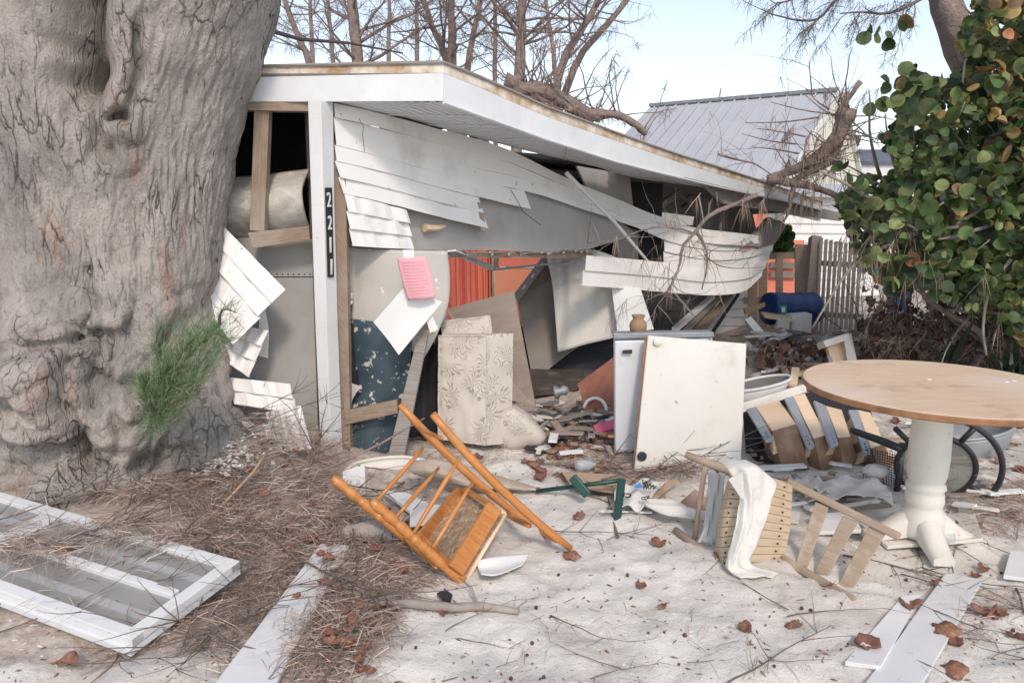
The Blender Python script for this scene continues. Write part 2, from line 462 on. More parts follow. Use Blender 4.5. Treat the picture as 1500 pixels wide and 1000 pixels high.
# special materials -------------------------------------------------
def fern_fabric():
    m = mk('fern_print_fabric', (.59, .545, .48), (.53, .485, .42), 5, .9, .25, 90, c3=(.74, .58, .38), c3s=4, c3t=(.6, .8))
    t = m.node_tree; N = t.nodes; L = t.links
    b = N['Principled BSDF']
    src = b.inputs['Base Color'].links[0].from_socket
    tc = N.new('ShaderNodeTexCoord')
    # fans of fronds: radial stripes inside voronoi cells
    vo = N.new('ShaderNodeTexVoronoi'); vo.inputs['Scale'].default_value = 6.5
    nz = N.new('ShaderNodeTexNoise'); nz.inputs['Scale'].default_value = 7; nz.inputs['Detail'].default_value = 3
    L.new(tc.outputs['UV'], nz.inputs['Vector'])
    ad = N.new('ShaderNodeVectorMath'); ad.operation = 'MULTIPLY_ADD'
    ad.inputs[1].default_value = (.22, .22, .22)
    L.new(nz.outputs['Color'], ad.inputs[0]); L.new(tc.outputs['UV'], ad.inputs[2])
    L.new(ad.outputs[0], vo.inputs['Vector'])
    sb = N.new('ShaderNodeVectorMath'); sb.operation = 'SUBTRACT'
    L.new(ad.outputs[0], sb.inputs[0]); L.new(vo.outputs['Position'], sb.inputs[1])
    sx = N.new('ShaderNodeSeparateXYZ'); L.new(sb.outputs[0], sx.inputs[0])
    at = N.new('ShaderNodeMath'); at.operation = 'ARCTAN2'
    L.new(sx.outputs[0], at.inputs[0]); L.new(sx.outputs[1], at.inputs[1])
    mu = N.new('ShaderNodeMath'); mu.operation = 'MULTIPLY'; mu.inputs[1].default_value = 12
    L.new(at.outputs[0], mu.inputs[0])
    nn = N.new('ShaderNodeMath'); nn.operation = 'MULTIPLY_ADD'; nn.inputs[1].default_value = 22
    L.new(nz.outputs['Fac'], nn.inputs[0]); L.new(mu.outputs[0], nn.inputs[2])
    si = N.new('ShaderNodeMath'); si.operation = 'SINE'; L.new(nn.outputs[0], si.inputs[0])
    mr = N.new('ShaderNodeMapRange'); mr.inputs['From Min'].default_value = .35; mr.inputs['From Max'].default_value = .8
    L.new(si.outputs[0], mr.inputs['Value'])
    # keep to a ring of each cell
    r1 = N.new('ShaderNodeMapRange'); r1.inputs['From Min'].default_value = .62; r1.inputs['From Max'].default_value = .4
    L.new(vo.outputs['Distance'], r1.inputs['Value'])
    r2 = N.new('ShaderNodeMath'); r2.operation = 'MULTIPLY'; L.new(mr.outputs[0], r2.inputs[0]); L.new(r1.outputs[0], r2.inputs[1])
    r3 = N.new('ShaderNodeMath'); r3.operation = 'MULTIPLY'; r3.inputs[1].default_value = .75; L.new(r2.outputs[0], r3.inputs[0])
    mx = N.new('ShaderNodeMix'); mx.data_type = 'RGBA'
    L.new(r3.outputs[0], mx.inputs[0]); L.new(src, mx.inputs[6]); mx.inputs[7].default_value = (.2, .17, .13, 1)
    L.new(mx.outputs[2], b.inputs['Base Color'])
    return m
M['fabric'] = fern_fabric()

def bark_mat():
    m = bpy.data.materials.new('old_casuarina_bark'); m.use_nodes = True
    t = m.node_tree; N = t.nodes; L = t.links; b = N['Principled BSDF']
    tc = N.new('ShaderNodeTexCoord')
    def mp(s):
        x = N.new('ShaderNodeMapping'); x.inputs['Scale'].default_value = s; L.new(tc.outputs['Object'], x.inputs[0]); return x
    def nz(s, sc, d=8, r=.65):
        n = N.new('ShaderNodeTexNoise'); n.inputs['Scale'].default_value = sc; n.inputs['Detail'].default_value = d; n.inputs['Roughness'].default_value = r
        L.new(mp(s).outputs[0], n.inputs['Vector']); return n
    def rp(n, a, bb):
        r = N.new('ShaderNodeMapRange'); r.inputs['From Min'].default_value = a; r.inputs['From Max'].default_value = bb
        L.new(n.outputs['Fac'] if 'Fac' in n.outputs else n.outputs[0], r.inputs['Value']); return r
    def mix(f, a, bb):
        x = N.new('ShaderNodeMix'); x.data_type = 'RGBA'; L.new(f.outputs[0], x.inputs[0])
        for k, c in ((6, a), (7, bb)):
            if isinstance(c, tuple): x.inputs[k].default_value = (*c, 1)
            else: L.new(c, x.inputs[k])
        return x.outputs[2]
    c = mix(rp(nz((1, 1, .4), 6), .35, .65), (.56, .50, .455), (.40, .36, .33))
    c = mix(rp(nz((1, 1, .35), 3.2, 5), .58, .75), c, (.46, .29, .21))
    c = mix(rp(nz((1, 1, .6), 1.9, 6), .50, .68), c, (.27, .26, .245))
    c = mix(rp(nz((1, 1, .22), 34, 6), .6, .72), c, (.13, .1, .085))
    c = mix(rp(nz((1, 1, .5), 24, 4), .62, .7), c, (.56, .48, .42))
    # flaking plates
    def plates(sc, st, wd):
        nw = N.new('ShaderNodeTexNoise'); nw.inputs['Scale'].default_value = 9; nw.inputs['Detail'].default_value = 4
        L.new(mp((1, 1, .5)).outputs[0], nw.inputs['Vector'])
        va = N.new('ShaderNodeVectorMath'); va.operation = 'MULTIPLY_ADD'; va.inputs[1].default_value = (.07, .07, .07)
        L.new(nw.outputs['Color'], va.inputs[0]); L.new(mp(st).outputs[0], va.inputs[2])
        vo = N.new('ShaderNodeTexVoronoi'); vo.feature = 'DISTANCE_TO_EDGE'; vo.inputs['Scale'].default_value = sc
        L.new(va.outputs[0], vo.inputs['Vector'])
        r = N.new('ShaderNodeMapRange'); r.inputs['From Min'].default_value = 0; r.inputs['From Max'].default_value = wd
        L.new(vo.outputs['Distance'], r.inputs['Value']); return r
    pl1 = plates(15, (1, 1, .2), .075); pl2 = plates(34, (1, 1, .28), .12)
    # cracks only where a coarse noise lets them open
    msk = rp(nz((1, 1, .5), 4, 4), .44, .60)
    inv = N.new('ShaderNodeMath'); inv.operation = 'SUBTRACT'; inv.inputs[0].default_value = 1; L.new(pl1.outputs[0], inv.inputs[1])
    ck = N.new('ShaderNodeMath'); ck.operation = 'MULTIPLY'; L.new(inv.outputs[0], ck.inputs[0]); L.new(msk.outputs[0], ck.inputs[1])
    ck2 = N.new('ShaderNodeMath'); ck2.operation = 'POWER'; L.new(ck.outputs[0], ck2.inputs[0]); ck2.inputs[1].default_value = 1.6
    c = mix(ck2, c, (.10, .08, .07))
    L.new(c, b.inputs['Base Color'])
    b.inputs['Roughness'].default_value = .9
    b.inputs['Specular IOR Level'].default_value = .2
    ph = N.new('ShaderNodeMath'); ph.operation = 'MULTIPLY_ADD'; ph.inputs[1].default_value = .35
    L.new(pl2.outputs[0], ph.inputs[0]); L.new(pl1.outputs[0], ph.inputs[2])
    ph2 = N.new('ShaderNodeMath'); ph2.operation = 'MULTIPLY'; L.new(ph.outputs[0], ph2.inputs[0]); L.new(msk.outputs[0], ph2.inputs[1])
    h0 = N.new('ShaderNodeMath'); h0.operation = 'MULTIPLY_ADD'; h0.inputs[1].default_value = .55; L.new(ph2.outputs[0], h0.inputs[0])
    h = N.new('ShaderNodeMath'); h.operation = 'ADD'; L.new(h.outputs[0], h0.inputs[2])
    L.new(nz((1, 1, .25), 22, 8, .7).outputs['Fac'], h.inputs[0])
    L.new(nz((1, 1, .8), 70, 5).outputs['Fac'], h.inputs[1])
    bp = N.new('ShaderNodeBump'); bp.inputs['Strength'].default_value = .95; bp.inputs['Distance'].default_value = .026
    L.new(h0.outputs[0], bp.inputs['Height']); L.new(bp.outputs[0], b.inputs['Normal'])
    return m
M['bark'] = bark_mat()

def sand_mat():
    m = bpy.data.materials.new('pale_shell_sand'); m.use_nodes = True
    t = m.node_tree; N = t.nodes; L = t.links; b = N['Principled BSDF']
    tc = N.new('ShaderNodeTexCoord')
    def nz(sc, d=8, r=.6):
        n = N.new('ShaderNodeTexNoise'); n.inputs['Scale'].default_value = sc; n.inputs['Detail'].default_value = d; n.inputs['Roughness'].default_value = r
        L.new(tc.outputs['Object'], n.inputs['Vector']); return n
    def rp(n, a, bb):
        r = N.new('ShaderNodeMapRange'); r.inputs['From Min'].default_value = a; r.inputs['From Max'].default_value = bb
        L.new(n.outputs[0], r.inputs['Value']); return r
    def mix(f, a, bb):
        x = N.new('ShaderNodeMix'); x.data_type = 'RGBA'; L.new(f.outputs[0] if hasattr(f, 'outputs') else f, x.inputs[0])
        for k, c in ((6, a), (7, bb)):
            if isinstance(c, tuple): x.inputs[k].default_value = (*c, 1)
            else: L.new(c, x.inputs[k])
        return x.outputs[2]
    c = mix(rp(nz(3), .35, .65), (.73, .705, .655), (.64, .615, .57))
    c = mix(rp(nz(1.1, 6), .5, .72), c, (.56, .51, .45))
    c = mix(rp(nz(60, 3), .60, .68), c, (.74, .72, .66))
    c = mix(rp(nz(85, 3), .69, .73), c, (.2, .15, .12))
    c = mix(rp(nz(26, 6), .67, .74), c, (.4, .33, .27))
    at = N.new('ShaderNodeAttribute'); at.attribute_name = 'soil'
    n5 = nz(9, 8, .7)
    ad = N.new('ShaderNodeMath'); ad.operation = 'MULTIPLY_ADD'; ad.inputs[1].default_value = 1.0
    L.new(n5.outputs[0], ad.inputs[0]); L.new(at.outputs['Fac'], ad.inputs[2])
    r = N.new('ShaderNodeMapRange'); r.inputs['From Min'].default_value = .9; r.inputs['From Max'].default_value = 1.15
    L.new(ad.outputs[0], r.inputs['Value'])
    c = mix(r, c, mix(rp(nz(22, 6), .4, .6), (.40, .335, .285), (.55, .485, .425)))
    L.new(c, b.inputs['Base Color']); b.inputs['Roughness'].default_value = .95; b.inputs['Specular IOR Level'].default_value = .15
    h = N.new('ShaderNodeMath'); h.operation = 'MULTIPLY_ADD'; h.inputs[1].default_value = .35
    L.new(nz(130, 4).outputs[0], h.inputs[0]); L.new(nz(24, 6).outputs[0], h.inputs[2])
    bp = N.new('ShaderNodeBump'); bp.inputs['Strength'].default_value = .65; bp.inputs['Distance'].default_value = .018
    L.new(h.outputs[0], bp.inputs['Height']); L.new(bp.outputs[0], b.inputs['Normal'])
    return m
M['sand'] = sand_mat()

# ---------------------------------------------------------------- ground
TC = V((-2.42, 4.45, 0))     # foot of the big tree
def sstep(a, b, x):
    t = min(max((x - a) / (b - a), 0), 1)
    return t * t * (3 - 2 * t)
def soil(x, y):
    d = math.hypot(x - TC.x, y - TC.y)
    s = 1 - sstep(1.5, 2.4, d + .5 * fbm(x * .9, y * .9, 5))
    # litter tongue towards the viewer, left of the orange chair
    s = max(s, (1 - sstep(.25, .65, abs(x + .75 + (3.2 - y) * .35))) * sstep(4.7, 4.1, y) * sstep(2.2, 2.9, y))
    s = max(s, sstep(5.3, 6.2, y) * .9)
    s = max(s, .55 * sstep(1.9, 2.6, x) * sstep(3.0, 4.4, y))
    return s
FR = random.Random(3)
FEET = [(FR.uniform(-.7, 2.4), FR.uniform(2.2, 4.6), FR.uniform(0, 3.14), FR.uniform(.10, .15), FR.uniform(.045, .06), FR.uniform(.004, .019)) for _ in range(46)]
def feet(x, y):
    h = 0
    for fx, fy, a, l, w_, d in FEET:
        dx, dy = x - fx, y - fy
        if abs(dx) > .35 or abs(dy) > .35: continue
        u = (dx * cos(a) + dy * sin(a)) / l; v = (-dx * sin(a) + dy * cos(a)) / w_
        r = u * u + v * v
        h += -d * math.exp(-r * r) + d * .45 * math.exp(-((r - 1.9) / .8) ** 2)
    return h
def gz(x, y):
    if y > 14 or abs(x) > 12: return 0.0
    h = .030 * fbm(x * 1.3, y * 1.3, 1, 2) + .030 * fbm(x * 4.2, y * 4.2, 2, 3) + .009 * noise.noise(V((x * 17, y * 17, 3)))
    h += feet(x, y)
    d = math.hypot(x - TC.x, y - TC.y)
    h += .13 * (1 - sstep(.9, 1.9, d))
    h *= 1 - sstep(9, 14, y)
    return h - .01
def axis(a, b, st, far, grow=1.18):
    xs = []
    x = a
    while x < b: xs.append(x); x += st
    s = st; x = b
    while x < far: xs.append(x); s *= grow; x += s
    xs.append(far)
    s = st; x = a - st; neg = []
    while x > -far: neg.append(x); s *= grow; x -= s
    neg.append(-far)
    return neg[::-1] + xs
xs = axis(-3.0, 3.2, .03, 400); ys = axis(1.6, 6.0, .03, 400)
g = MB()
g.v = [V((x, y, gz(x, y))) for y in ys for x in xs]
nx = len(xs)
me = bpy.data.meshes.new('ground')
me.from_pydata([tuple(p) for p in g.v], [], [(j * nx + i, j * nx + i + 1, (j + 1) * nx + i + 1, (j + 1) * nx + i) for j in range(len(ys) - 1) for i in range(nx - 1)])
a_ = me.attributes.new('soil', 'FLOAT', 'POINT')
a_.data.foreach_set('value', [soil(p.x, p.y) if p.y < 30 else .9 for p in g.v])
me.polygons.foreach_set('use_smooth', [True] * len(me.polygons))
me.materials.append(M['sand'])
ground = bpy.data.objects.new('ground', me); COL.objects.link(ground)
tag(ground, kind='structure')

# ---------------------------------------------------------------- collapsed house
ZA = D(470, 640, 4.6)
A = V((D(470, 400, 4.6).x, 4.6, 0))
RD = V((.637, .771, 0)).normalized()
NW = V((RD.y, -RD.x, 0))           # outward (towards the viewer's right)
def W(px, py, off=0.0): return PL(px, py, A + NW * off, NW)
CC = D(650, 92, 4.5)
def Fp(px, py, off=0.0): return PL(px, py, CC + NW * off, NW)
house = T('collapsed_house', 'white clapboard cottage collapsed on itself with sagging eaves and torn open walls', 'house', (A.x, A.y, 0))

# roof edge
rt = [(650, 92), (700, 112), (750, 134), (800, 157), (850, 175), (900, 194), (950, 212), (1000, 229), (1050, 245), (1100, 261), (1150, 278), (1205, 297)]
rm = [(650, 107), (700, 127), (750, 149), (800, 170), (850, 188), (900, 205), (950, 222), (1000, 239), (1050, 254), (1100, 269), (1150, 284), (1205, 302)]
rb = [(650, 148), (700, 166), (750, 184), (800, 202), (850, 218), (900, 234), (950, 247), (1000, 259), (1050, 271), (1100, 283), (1150, 294), (1205, 309)]
def strip(name, a, b, mat, parent, t=.03, nu=44, fn=Fp, wob=.0, bev=.002):
    mb = MB()
    P = rows([[fn(*p) for p in a], [fn(*p) for p in b]], nu, 1)
    Q = [[p - NW * t for p in r] for r in P]
    mb.grid([Q[0], P[0], P[1], Q[1]])
    mb.grid([Q[1], Q[0]])
    for r in (0, -1):
        bb = mb.add([P[0][r], P[1][r], Q[1][r], Q[0][r]]); mb.q([bb, bb + 1, bb + 2, bb + 3])
    return OB(name, mb, mat, parent)
strip('roof_edge_board', rt, rm, M['edge'], house, .04)
strip('fascia', [(x, y + .4) for x, y in rm], rb, M['white2'], house, .022)
# lip under the fascia
mb = MB()
mb.tube([Fp(x, y + 2, .004) for x, y in rb[:8]], [.012] * 8, 6)
OB('fascia_lip', mb, M['white2'], house)
# left part of the fascia, along the front
LZ = [(650, 4.5), (540, 4.56), (440, 4.62), (340, 4.68), (240, 4.76)]
def fl(name, y0, y1, mat, t, back=0.0):
    mb = MB()
    top = [D(x, y0 + (650 - x) * .022, Y + back) for x, Y in LZ]; bot = [D(x, y1 + (650 - x) * .004, Y + back) for x, Y in LZ]
    for i in range(4):
        mb.slab(top[i + 1], top[i], bot[i], bot[i + 1], t, V((0, 1, 0)))
    return OB(name, mb, mat, house)
fl('roof_edge_board', 92, 107, M['edge'], .05)
fl('fascia', 107.2, 148, M['white2'], .025)
# shingle lip along the top
mb = MB()
mb.tube([D(x, 91 + (650 - x) * .022, Y - .01) for x, Y in LZ[::-1]] + [Fp(x, y - 1.2, .01) for x, y in rt], .009, 5, jit=.6)
OB('drip_edge', mb, M['woodg'], house)
# roof deck
E = Fp(1205, 297)
mb = MB()
rtp = [Fp(x, y + 1.5, -.05) for x, y in rt]
back = []
for i, p in enumerate(rtp):
    k = i / (len(rtp) - 1)
    back.append(V((-3.6, 7.9, 2.42)).lerp(V((2.6, 10.6, 1.62)), k))
P = rows([rtp, back], 44, 30)
Q = [[p - V((0, 0, .1)) for p in r] for r in P]
# added hole: decking left out so sun falls on the curtain
sun_hole = lambda p: -1.35 < p.x + .12 * noise.noise(p * 5) < 1.0 and 5.85 < p.y + .15 * noise.noise(p * 4) < 7.35
for S_, fl_ in ((P, 0), (Q, 1)):
    b0 = mb.add([p for r in S_ for p in r]); W_ = len(S_[0])
    for j in range(len(S_) - 1):
        for i in range(W_ - 1):
            if sun_hole(S_[j][i]): continue
            a = b0 + j * W_ + i; ix = [a, a + W_, a + W_ + 1, a + 1]
            mb.q(ix[::-1] if fl_ else ix, [(S_[j][i].x, S_[j][i].y)] * 4)
mb.grid([P[0], Q[0]][::-1]); mb.grid([P[-1], Q[-1]])
lft = [D(x, 92 + (650 - x) * .022, Y) for x, Y in LZ] + [V((-3.6, 4.8, 2.42)), V((-3.6, 7.9, 2.42))]
mb.poly([lft[0]] + lft[1:], .06, V((0, 0, -1)))
OB('roof', mb, M['dgrey'], house)
for x_ in (-.95, -.35):
    mb = MB(); mb.beam(V((x_, 5.6, 2.27)), V((x_ + .1, 7.8, 2.25)), .05, .1); OB('rafter', mb, M['wood'], house)
# soffit
si = [(489, 149), (560, 166), (640, 185), (740, 212), (864, 242), (916, 256), (1013, 274), (1130, 298), (1190, 312)]
so_ = [(652, 150), (700, 168), (750, 187), (800, 205), (850, 221), (900, 237), (950, 250), (1030, 268), (1190, 304)]
mb = MB()
inn = [W(*p) for p in si]; out = [Fp(*p) for p in so_]
inn = [interp(inn, i / 70) for i in range(71)]; out = [interp(out, i / 70) for i in range(71)]
nr = 11
P = []
for j in range(nr * 3 + 1):
    k = j // 3; ph = j % 3
    v = (k + (0, .5, .62)[ph]) / nr
    P.append([a.lerp(b, min(v, 1)) + V((0, 0, (0, 0, .03)[ph] + .012 * noise.noise(V((i * .12, v * 2, 4))))) for i, (a, b) in enumerate(zip(inn, out))])
mb.grid(P)
# left triangle between post top and front fascia is covered by the same panels
OB('soffit', mb, M['white2'], house, solid=.004)
# soffit joints
mb = MB()
for u in (.14, .24, .35, .47, .6, .74):
    i = int(u * 70)
    mb.beam(inn[i].lerp(out[i], .02) - V((0, 0, .008)), inn[i].lerp(out[i], .98) - V((0, 0, .008)), .012, .006)
OB('soffit_joint', mb, M['white2'], house)

# corner trim post
mb = MB()
pc = [(470, 148), (474, 300), (479, 480), (486, 690)]
pl = [(451, 148), (456, 300), (462, 480), (471, 690)]
pr = [(488, 148), (490, 300), (495, 480), (503, 690)]
for i in range(3):
    a0, a1 = D(*pl[i], 4.58), D(*pl[i + 1], 4.58)
    b0, b1 = D(*pc[i], 4.56), D(*pc[i + 1], 4.56)
    c0, c1 = D(*pr[i], 4.66), D(*pr[i + 1], 4.66)
    mb.slab(a0, b0, b1, a1, .02); mb.slab(b0, c0, c1, b1, .02)
OB('corner_trim', mb, M['white'], house, bevel=.002)
mb = MB()
mb.slab(D(486, 200, 4.70), D(506, 250, 4.70), D(514, 690, 4.70), D(499, 690, 4.70), .08, nv=6)
OB('corner_stud', mb, M['wood'], house)
# house number
pb = T('house_number_plate', 'narrow black strip of white numerals fixed up the white corner trim', 'house number', D(481, 405, 4.6))
def onpost(px, py, o=.0):
    a = D(470 + (py - 148) * .03, py, 4.56); b = D(488 + (py - 148) * .028, py, 4.66)
    k = (px - (470 + (py - 148) * .03)) / 18.0
    n = (b - a).cross(V((0, 0, 1))).normalized()
    if n.y > 0: n = -n
    return a.lerp(b, k) + n * o
def tomesh(o, parent, mat_):
    bpy.context.view_layer.update()
    me = bpy.data.meshes.new_from_object(o.evaluated_get(bpy.context.evaluated_depsgraph_get()))
    nm = o.name.split('.')[0]
    bpy.data.objects.remove(o)
    q = bpy.data.objects.new(nm, me); COL.objects.link(q)
    q.parent = parent; q.matrix_local = mat_
    return q
mb = MB()
mb.slab(onpost(475.5, 275, .006), onpost(485.5, 275, .006), onpost(488.5, 406, .006), onpost(479.5, 406, .006), .004)
OB('backing_strip', mb, M['inkblack'], pb)
def glyph(ch, cx, y0, y1, wd, name='numeral'):
    c = bpy.data.curves.new(name, 'FONT'); c.body = ch; c.size = 1; c.align_x = 'CENTER'; c.extrude = .004
    o = bpy.data.objects.new(name, c); COL.objects.link(o)
    b = onpost(cx, y1, .009); t = onpost(cx, y0, .009)
    r = onpost(cx + 5, y1, .009)
    ex = (r - b).normalized(); ey = (t - b).normalized(); ez = ex.cross(ey).normalized(); ey = ez.cross(ex)
    s = (t - b).length / .72; sx = s * wd
    m = Matrix(((ex.x * sx, ey.x * s, ez.x, b.x), (ex.y * sx, ey.y * s, ez.y, b.y), (ex.z * sx, ey.z * s, ez.z, b.z), (0, 0, 0, 1)))
    c.materials.append(M['white'])
    return tomesh(o, pb, Matrix.Translation(-OFF[pb.name]) @ m)
glyph('2', 480.6, 281, 303, .62); glyph('2', 481.8, 315, 336, .62); glyph('1', 482.4, 346, 370, .8); glyph('1', 483.6, 378, 402, .8)

# upper siding (runs from the post right along the eaves, sagging)
U_top = [(489, 151), (560, 168), (640, 188), (735, 216), (830, 260), (900, 290), (976, 320), (1016, 333), (1060, 339), (1104, 344), (1137, 350)]
U_bot = [(491, 213), (560, 231), (640, 253), (700, 269), (767, 280), (886, 316), (930, 333), (974, 352), (1030, 365), (1080, 367), (1130, 357)]
def Wc(px, py, off=0.0):
    # the right end of the sheet has sprung outwards
    o = off + .55 * sstep(900, 1120, px) - .5 * sstep(1105, 1140, px)
    return W(px, py, o)
def res(poly, n=33):
    q = [V((x, y, 0)) for x, y in poly]
    # resample by x so that boards stay aligned
    x0, x1 = poly[0][0], poly[-1][0]
    out_ = []
    for i in range(n):
        x = x0 + (x1 - x0) * i / (n - 1)
        for k in range(len(poly) - 1):
            if poly[k][0] <= x <= poly[k + 1][0] + 1e-6:
                t = (x - poly[k][0]) / max(poly[k + 1][0] - poly[k][0], 1e-6)
                u = (k + t) / (len(poly) - 1)
                out_.append((x, interp(q, u).y)); break
    return out_
def sid(name, top, bot, nb, label=None, off=.02, lap=.013, nu=40, wob=.01, seed=0, fn=Wc, mat='sid', jag=0):
    mb = MB()
    siding(mb, [fn(x, y, off) for x, y in res(top)], [fn(x, y, off) for x, y in res(bot)], nb, lap, nu, wob, seed, jag)
    o = OB(name, mb, M[mat], house, solid=.004)
    if label: o['label'] = label
    return o
sid('siding', U_top, U_bot, 3, 'long sagging sheet of siding under the eaves', .03, .010, 90, .03, 1)
sid('siding', [(491, 213), (560, 230), (640, 251), (720, 270), (768, 279)], [(492, 236), (560, 252), (640, 274), (720, 293), (776, 306)], 1, None, .045, .012, 30, .01, 2)
sid('siding', [(492, 236), (560, 252), (640, 274), (700, 289)], [(504, 284), (560, 297), (640, 317), (711, 334)], 2, None, .05, .014, 30, .01, 3, jag=.012)
sid('siding', [(504, 284), (550, 295), (596, 308)], [(514, 360), (560, 363), (607, 365)], 3, 'short stub of siding hanging over the drywall', .06, .016, 16, .02, 4, jag=.02)
sid('siding', [(973, 352), (1030, 366), (1080, 368), (1134, 356)], [(971, 384), (1040, 393), (1100, 388), (1124, 381)], 2, None, .03, .016, 40, .01, 5)
sid('siding', [(859, 374), (920, 379), (971, 384), (1040, 393), (1100, 388), (1124, 381)], [(850, 418), (920, 423), (978, 428), (1038, 432), (1085, 427), (1112, 405)], 2, 'loose double course of siding sprung off the wall', .20, .022, 50, .012, 6, jag=.004)
mb = MB(); siding(mb, [W(1046, 428, -.25), W(1093, 425, -.25)], [W(1030, 500, -.25), W(1093, 502, -.25)], 6, .02, 10)
OB('siding', mb, M['sid'], house, solid=.005)
# batten at left of the lower siding end
mb = MB(); mb.slab(W(700, 296, .06), W(706, 298, .06), W(713, 340, .06), W(705, 338, .06), .03); OB('batten', mb, M['wood'], house)
# nail holes / splits in siding
mb = MB()
mb.tube([W(526, 174, .085), W(533, 186, .085), W(531, 197, .09), W(534, 222, .09)], .0022, 4); OB('siding_crack', mb, M['inkblack'], house); mb = MB()
mb.tube([W(748, 278, .07), W(757, 292, .07), W(766, 310, .07), W(792, 330, .07)], .003, 4)
OB('siding_crack', mb, M['inkblack'], house)
# grey sheathing behind
gp = [(520, 250), (700, 268), (780, 275), (890, 312), (938, 345), (905, 352), (862, 365), (800, 370), (730, 366), (600, 366), (560, 350)]
mb = MB(); mb.poly([W(x, y, -.035) for x, y in gp], .02); OB('sheathing', mb, M['grey'], house)
mb = MB()
pts = []
x = 600
while x < 865:
    pts.append(W(x, 367 + 2.5 * noise.noise(V((x * .11, 0, 0))) + (3 if 680 < x < 820 else 0), -.03)); x += 4
for p in pts:
    if R.random() < .45:
        q = p + V((R.uniform(-.02, .02), 0, R.uniform(-.012, .008)))
        mb.slab(q, q + V((.02, .01, .004)), q + V((.018, .01, -.012)), q + V((0, 0, -.014)), .01)
OB('torn_edge', mb, M['drywall'], house)
mb = MB(); mb.tube(pts, .007, 5, jit=1.2); OB('torn_edge', mb, M['woodg'], house)
mb = MB(); mb.tube([W(622, 334, .0), W(640, 334, .0), W(652, 331, 0)], [.03, .028, .01], 7, jit=.5); OB('insulation_scrap', mb, M['pine'], house)
mb = MB(); mb.slab(W(845, 243, -.12), W(922, 256, -.12), W(928, 305, -.12), W(860, 275, -.12), .02); OB('sheathing', mb, M['grey'], house)
mb = MB(); mb.slab(W(1026, 288, -.12), W(1100, 303, -.12), W(1112, 352, -.12), W(1020, 345, -.12), .02); OB('sheathing', mb, M['grey'], house)
mb = MB(); mb.slab(W(905, 328, -.06), W(935, 338, -.06), W(935, 384, -.06), W(905, 384, -.06), .05); OB('window_post', mb, M['woodg'], house)
mb = MB(); mb.poly([W(x, y, -.45) for x, y in ((905, 330), (1085, 330), (1085, 520), (905, 520))], .1); OB('block_wall', mb, M['block'], house)
mb = MB()
for k in range(9):
    y = 338 + k * 19
    mb.tube([W(905, y, -.44), W(1085, y + 4, -.44)], .006, 4)
    for x in range(920, 1080, 34): mb.tube([W(x + 17 * (k % 2), y, -.44), W(x + 17 * (k % 2), y + 19, -.44)], .006, 4)
OB('mortar_lines', mb, M['dgrey'], house)
# rafters in the gap under the eaves
mb = MB()
mb.beam(W(960, 306, -.1), W(997, 280, -.1), .05, .07); mb.beam(W(1012, 285, -.15), W(1022, 318, -.15), .05, .07)
mb.beam(W(1010, 275, -.2), W(1200, 318, -.05), .05, .12)
OB('rafter', mb, M['woodg'], house)
for k in range(13):
    x, y = R.uniform(930, 1090), R.uniform(285, 330); a = R.uniform(-.9, 1.4); q = W(x, y, -.2 - R.random() * .3); L = R.uniform(.15, .45)
    d = (RD * cos(a) + V((0, 0, 1)) * sin(a)) * L / 2
    mb = MB(); mb.beam(q - d, q + d, R.uniform(.03, .07), .02); OB('broken_lath', mb, M[('woodg', 'wood', 'grey')[k % 3]], house)
# eave tail boards over the fence
mb = MB(); mb.slab(Fp(1030, 268, -.1), Fp(1235, 312, -.1), Fp(1232, 324, -.1), Fp(1060, 298, -.1), .04, wob=.02, nu=6); OB('eave_board', mb, M['woodg'], house)
# leaning struts at the right end
for a, b, c, d, mt in (((1128, 318), (1143, 325), (1113, 362), (1094, 360), 'woodg'), ((1141, 322), (1152, 330), (1136, 356), (1112, 362), 'wood')):
    mb = MB(); mb.slab(Wc(*a, .1), Wc(*b, .1), Wc(*c, .1), Wc(*d, .1), .06); OB('strut', mb, M[mt], house)
for a, b, w_, mt in (((988, 483), (1044, 434), .06, 'white2'), ((1018, 490), (1068, 432), .12, 'wood'), ((1002, 487), (1052, 435), .05, 'woodg'), ((1044, 486), (1082, 430), .02, 'dark')):
    mb = MB(); mb.beam(W(*a, .12), W(*b, .0), w_, .05); OB('strut', mb, M[mt], house)
# downspout
mb = MB(); mb.tube([W(830, 254, .2), W(900, 325, .22), W(965, 402, .24), W(1016, 462, .26)], [.019, .016, .012, .010], 6); OB('downspout', mb, M['white2'], house)
# header of the opening, dangling strips
mb = MB(); mb.slab(W(632, 371, -.06), W(868, 368, -.06), W(868, 378, -.06), W(632, 377, -.06), .1, nu=6, wob=.01); OB('opening_header', mb, M['wood'], house)
mb = MB(); mb.slab(D(655, 369, 5.45), D(668, 368, 5.45), D(724, 391, 6.6), D(718, 397, 6.6), .012); OB('dangling_strip', mb, M['white2'], house)
mb = MB(); mb.tube([D(716, 396, 6.6), D(780, 389, 6.75), D(862, 382, 6.9)], .009, 6); OB('curtain_rod', mb, M['galv'], house)

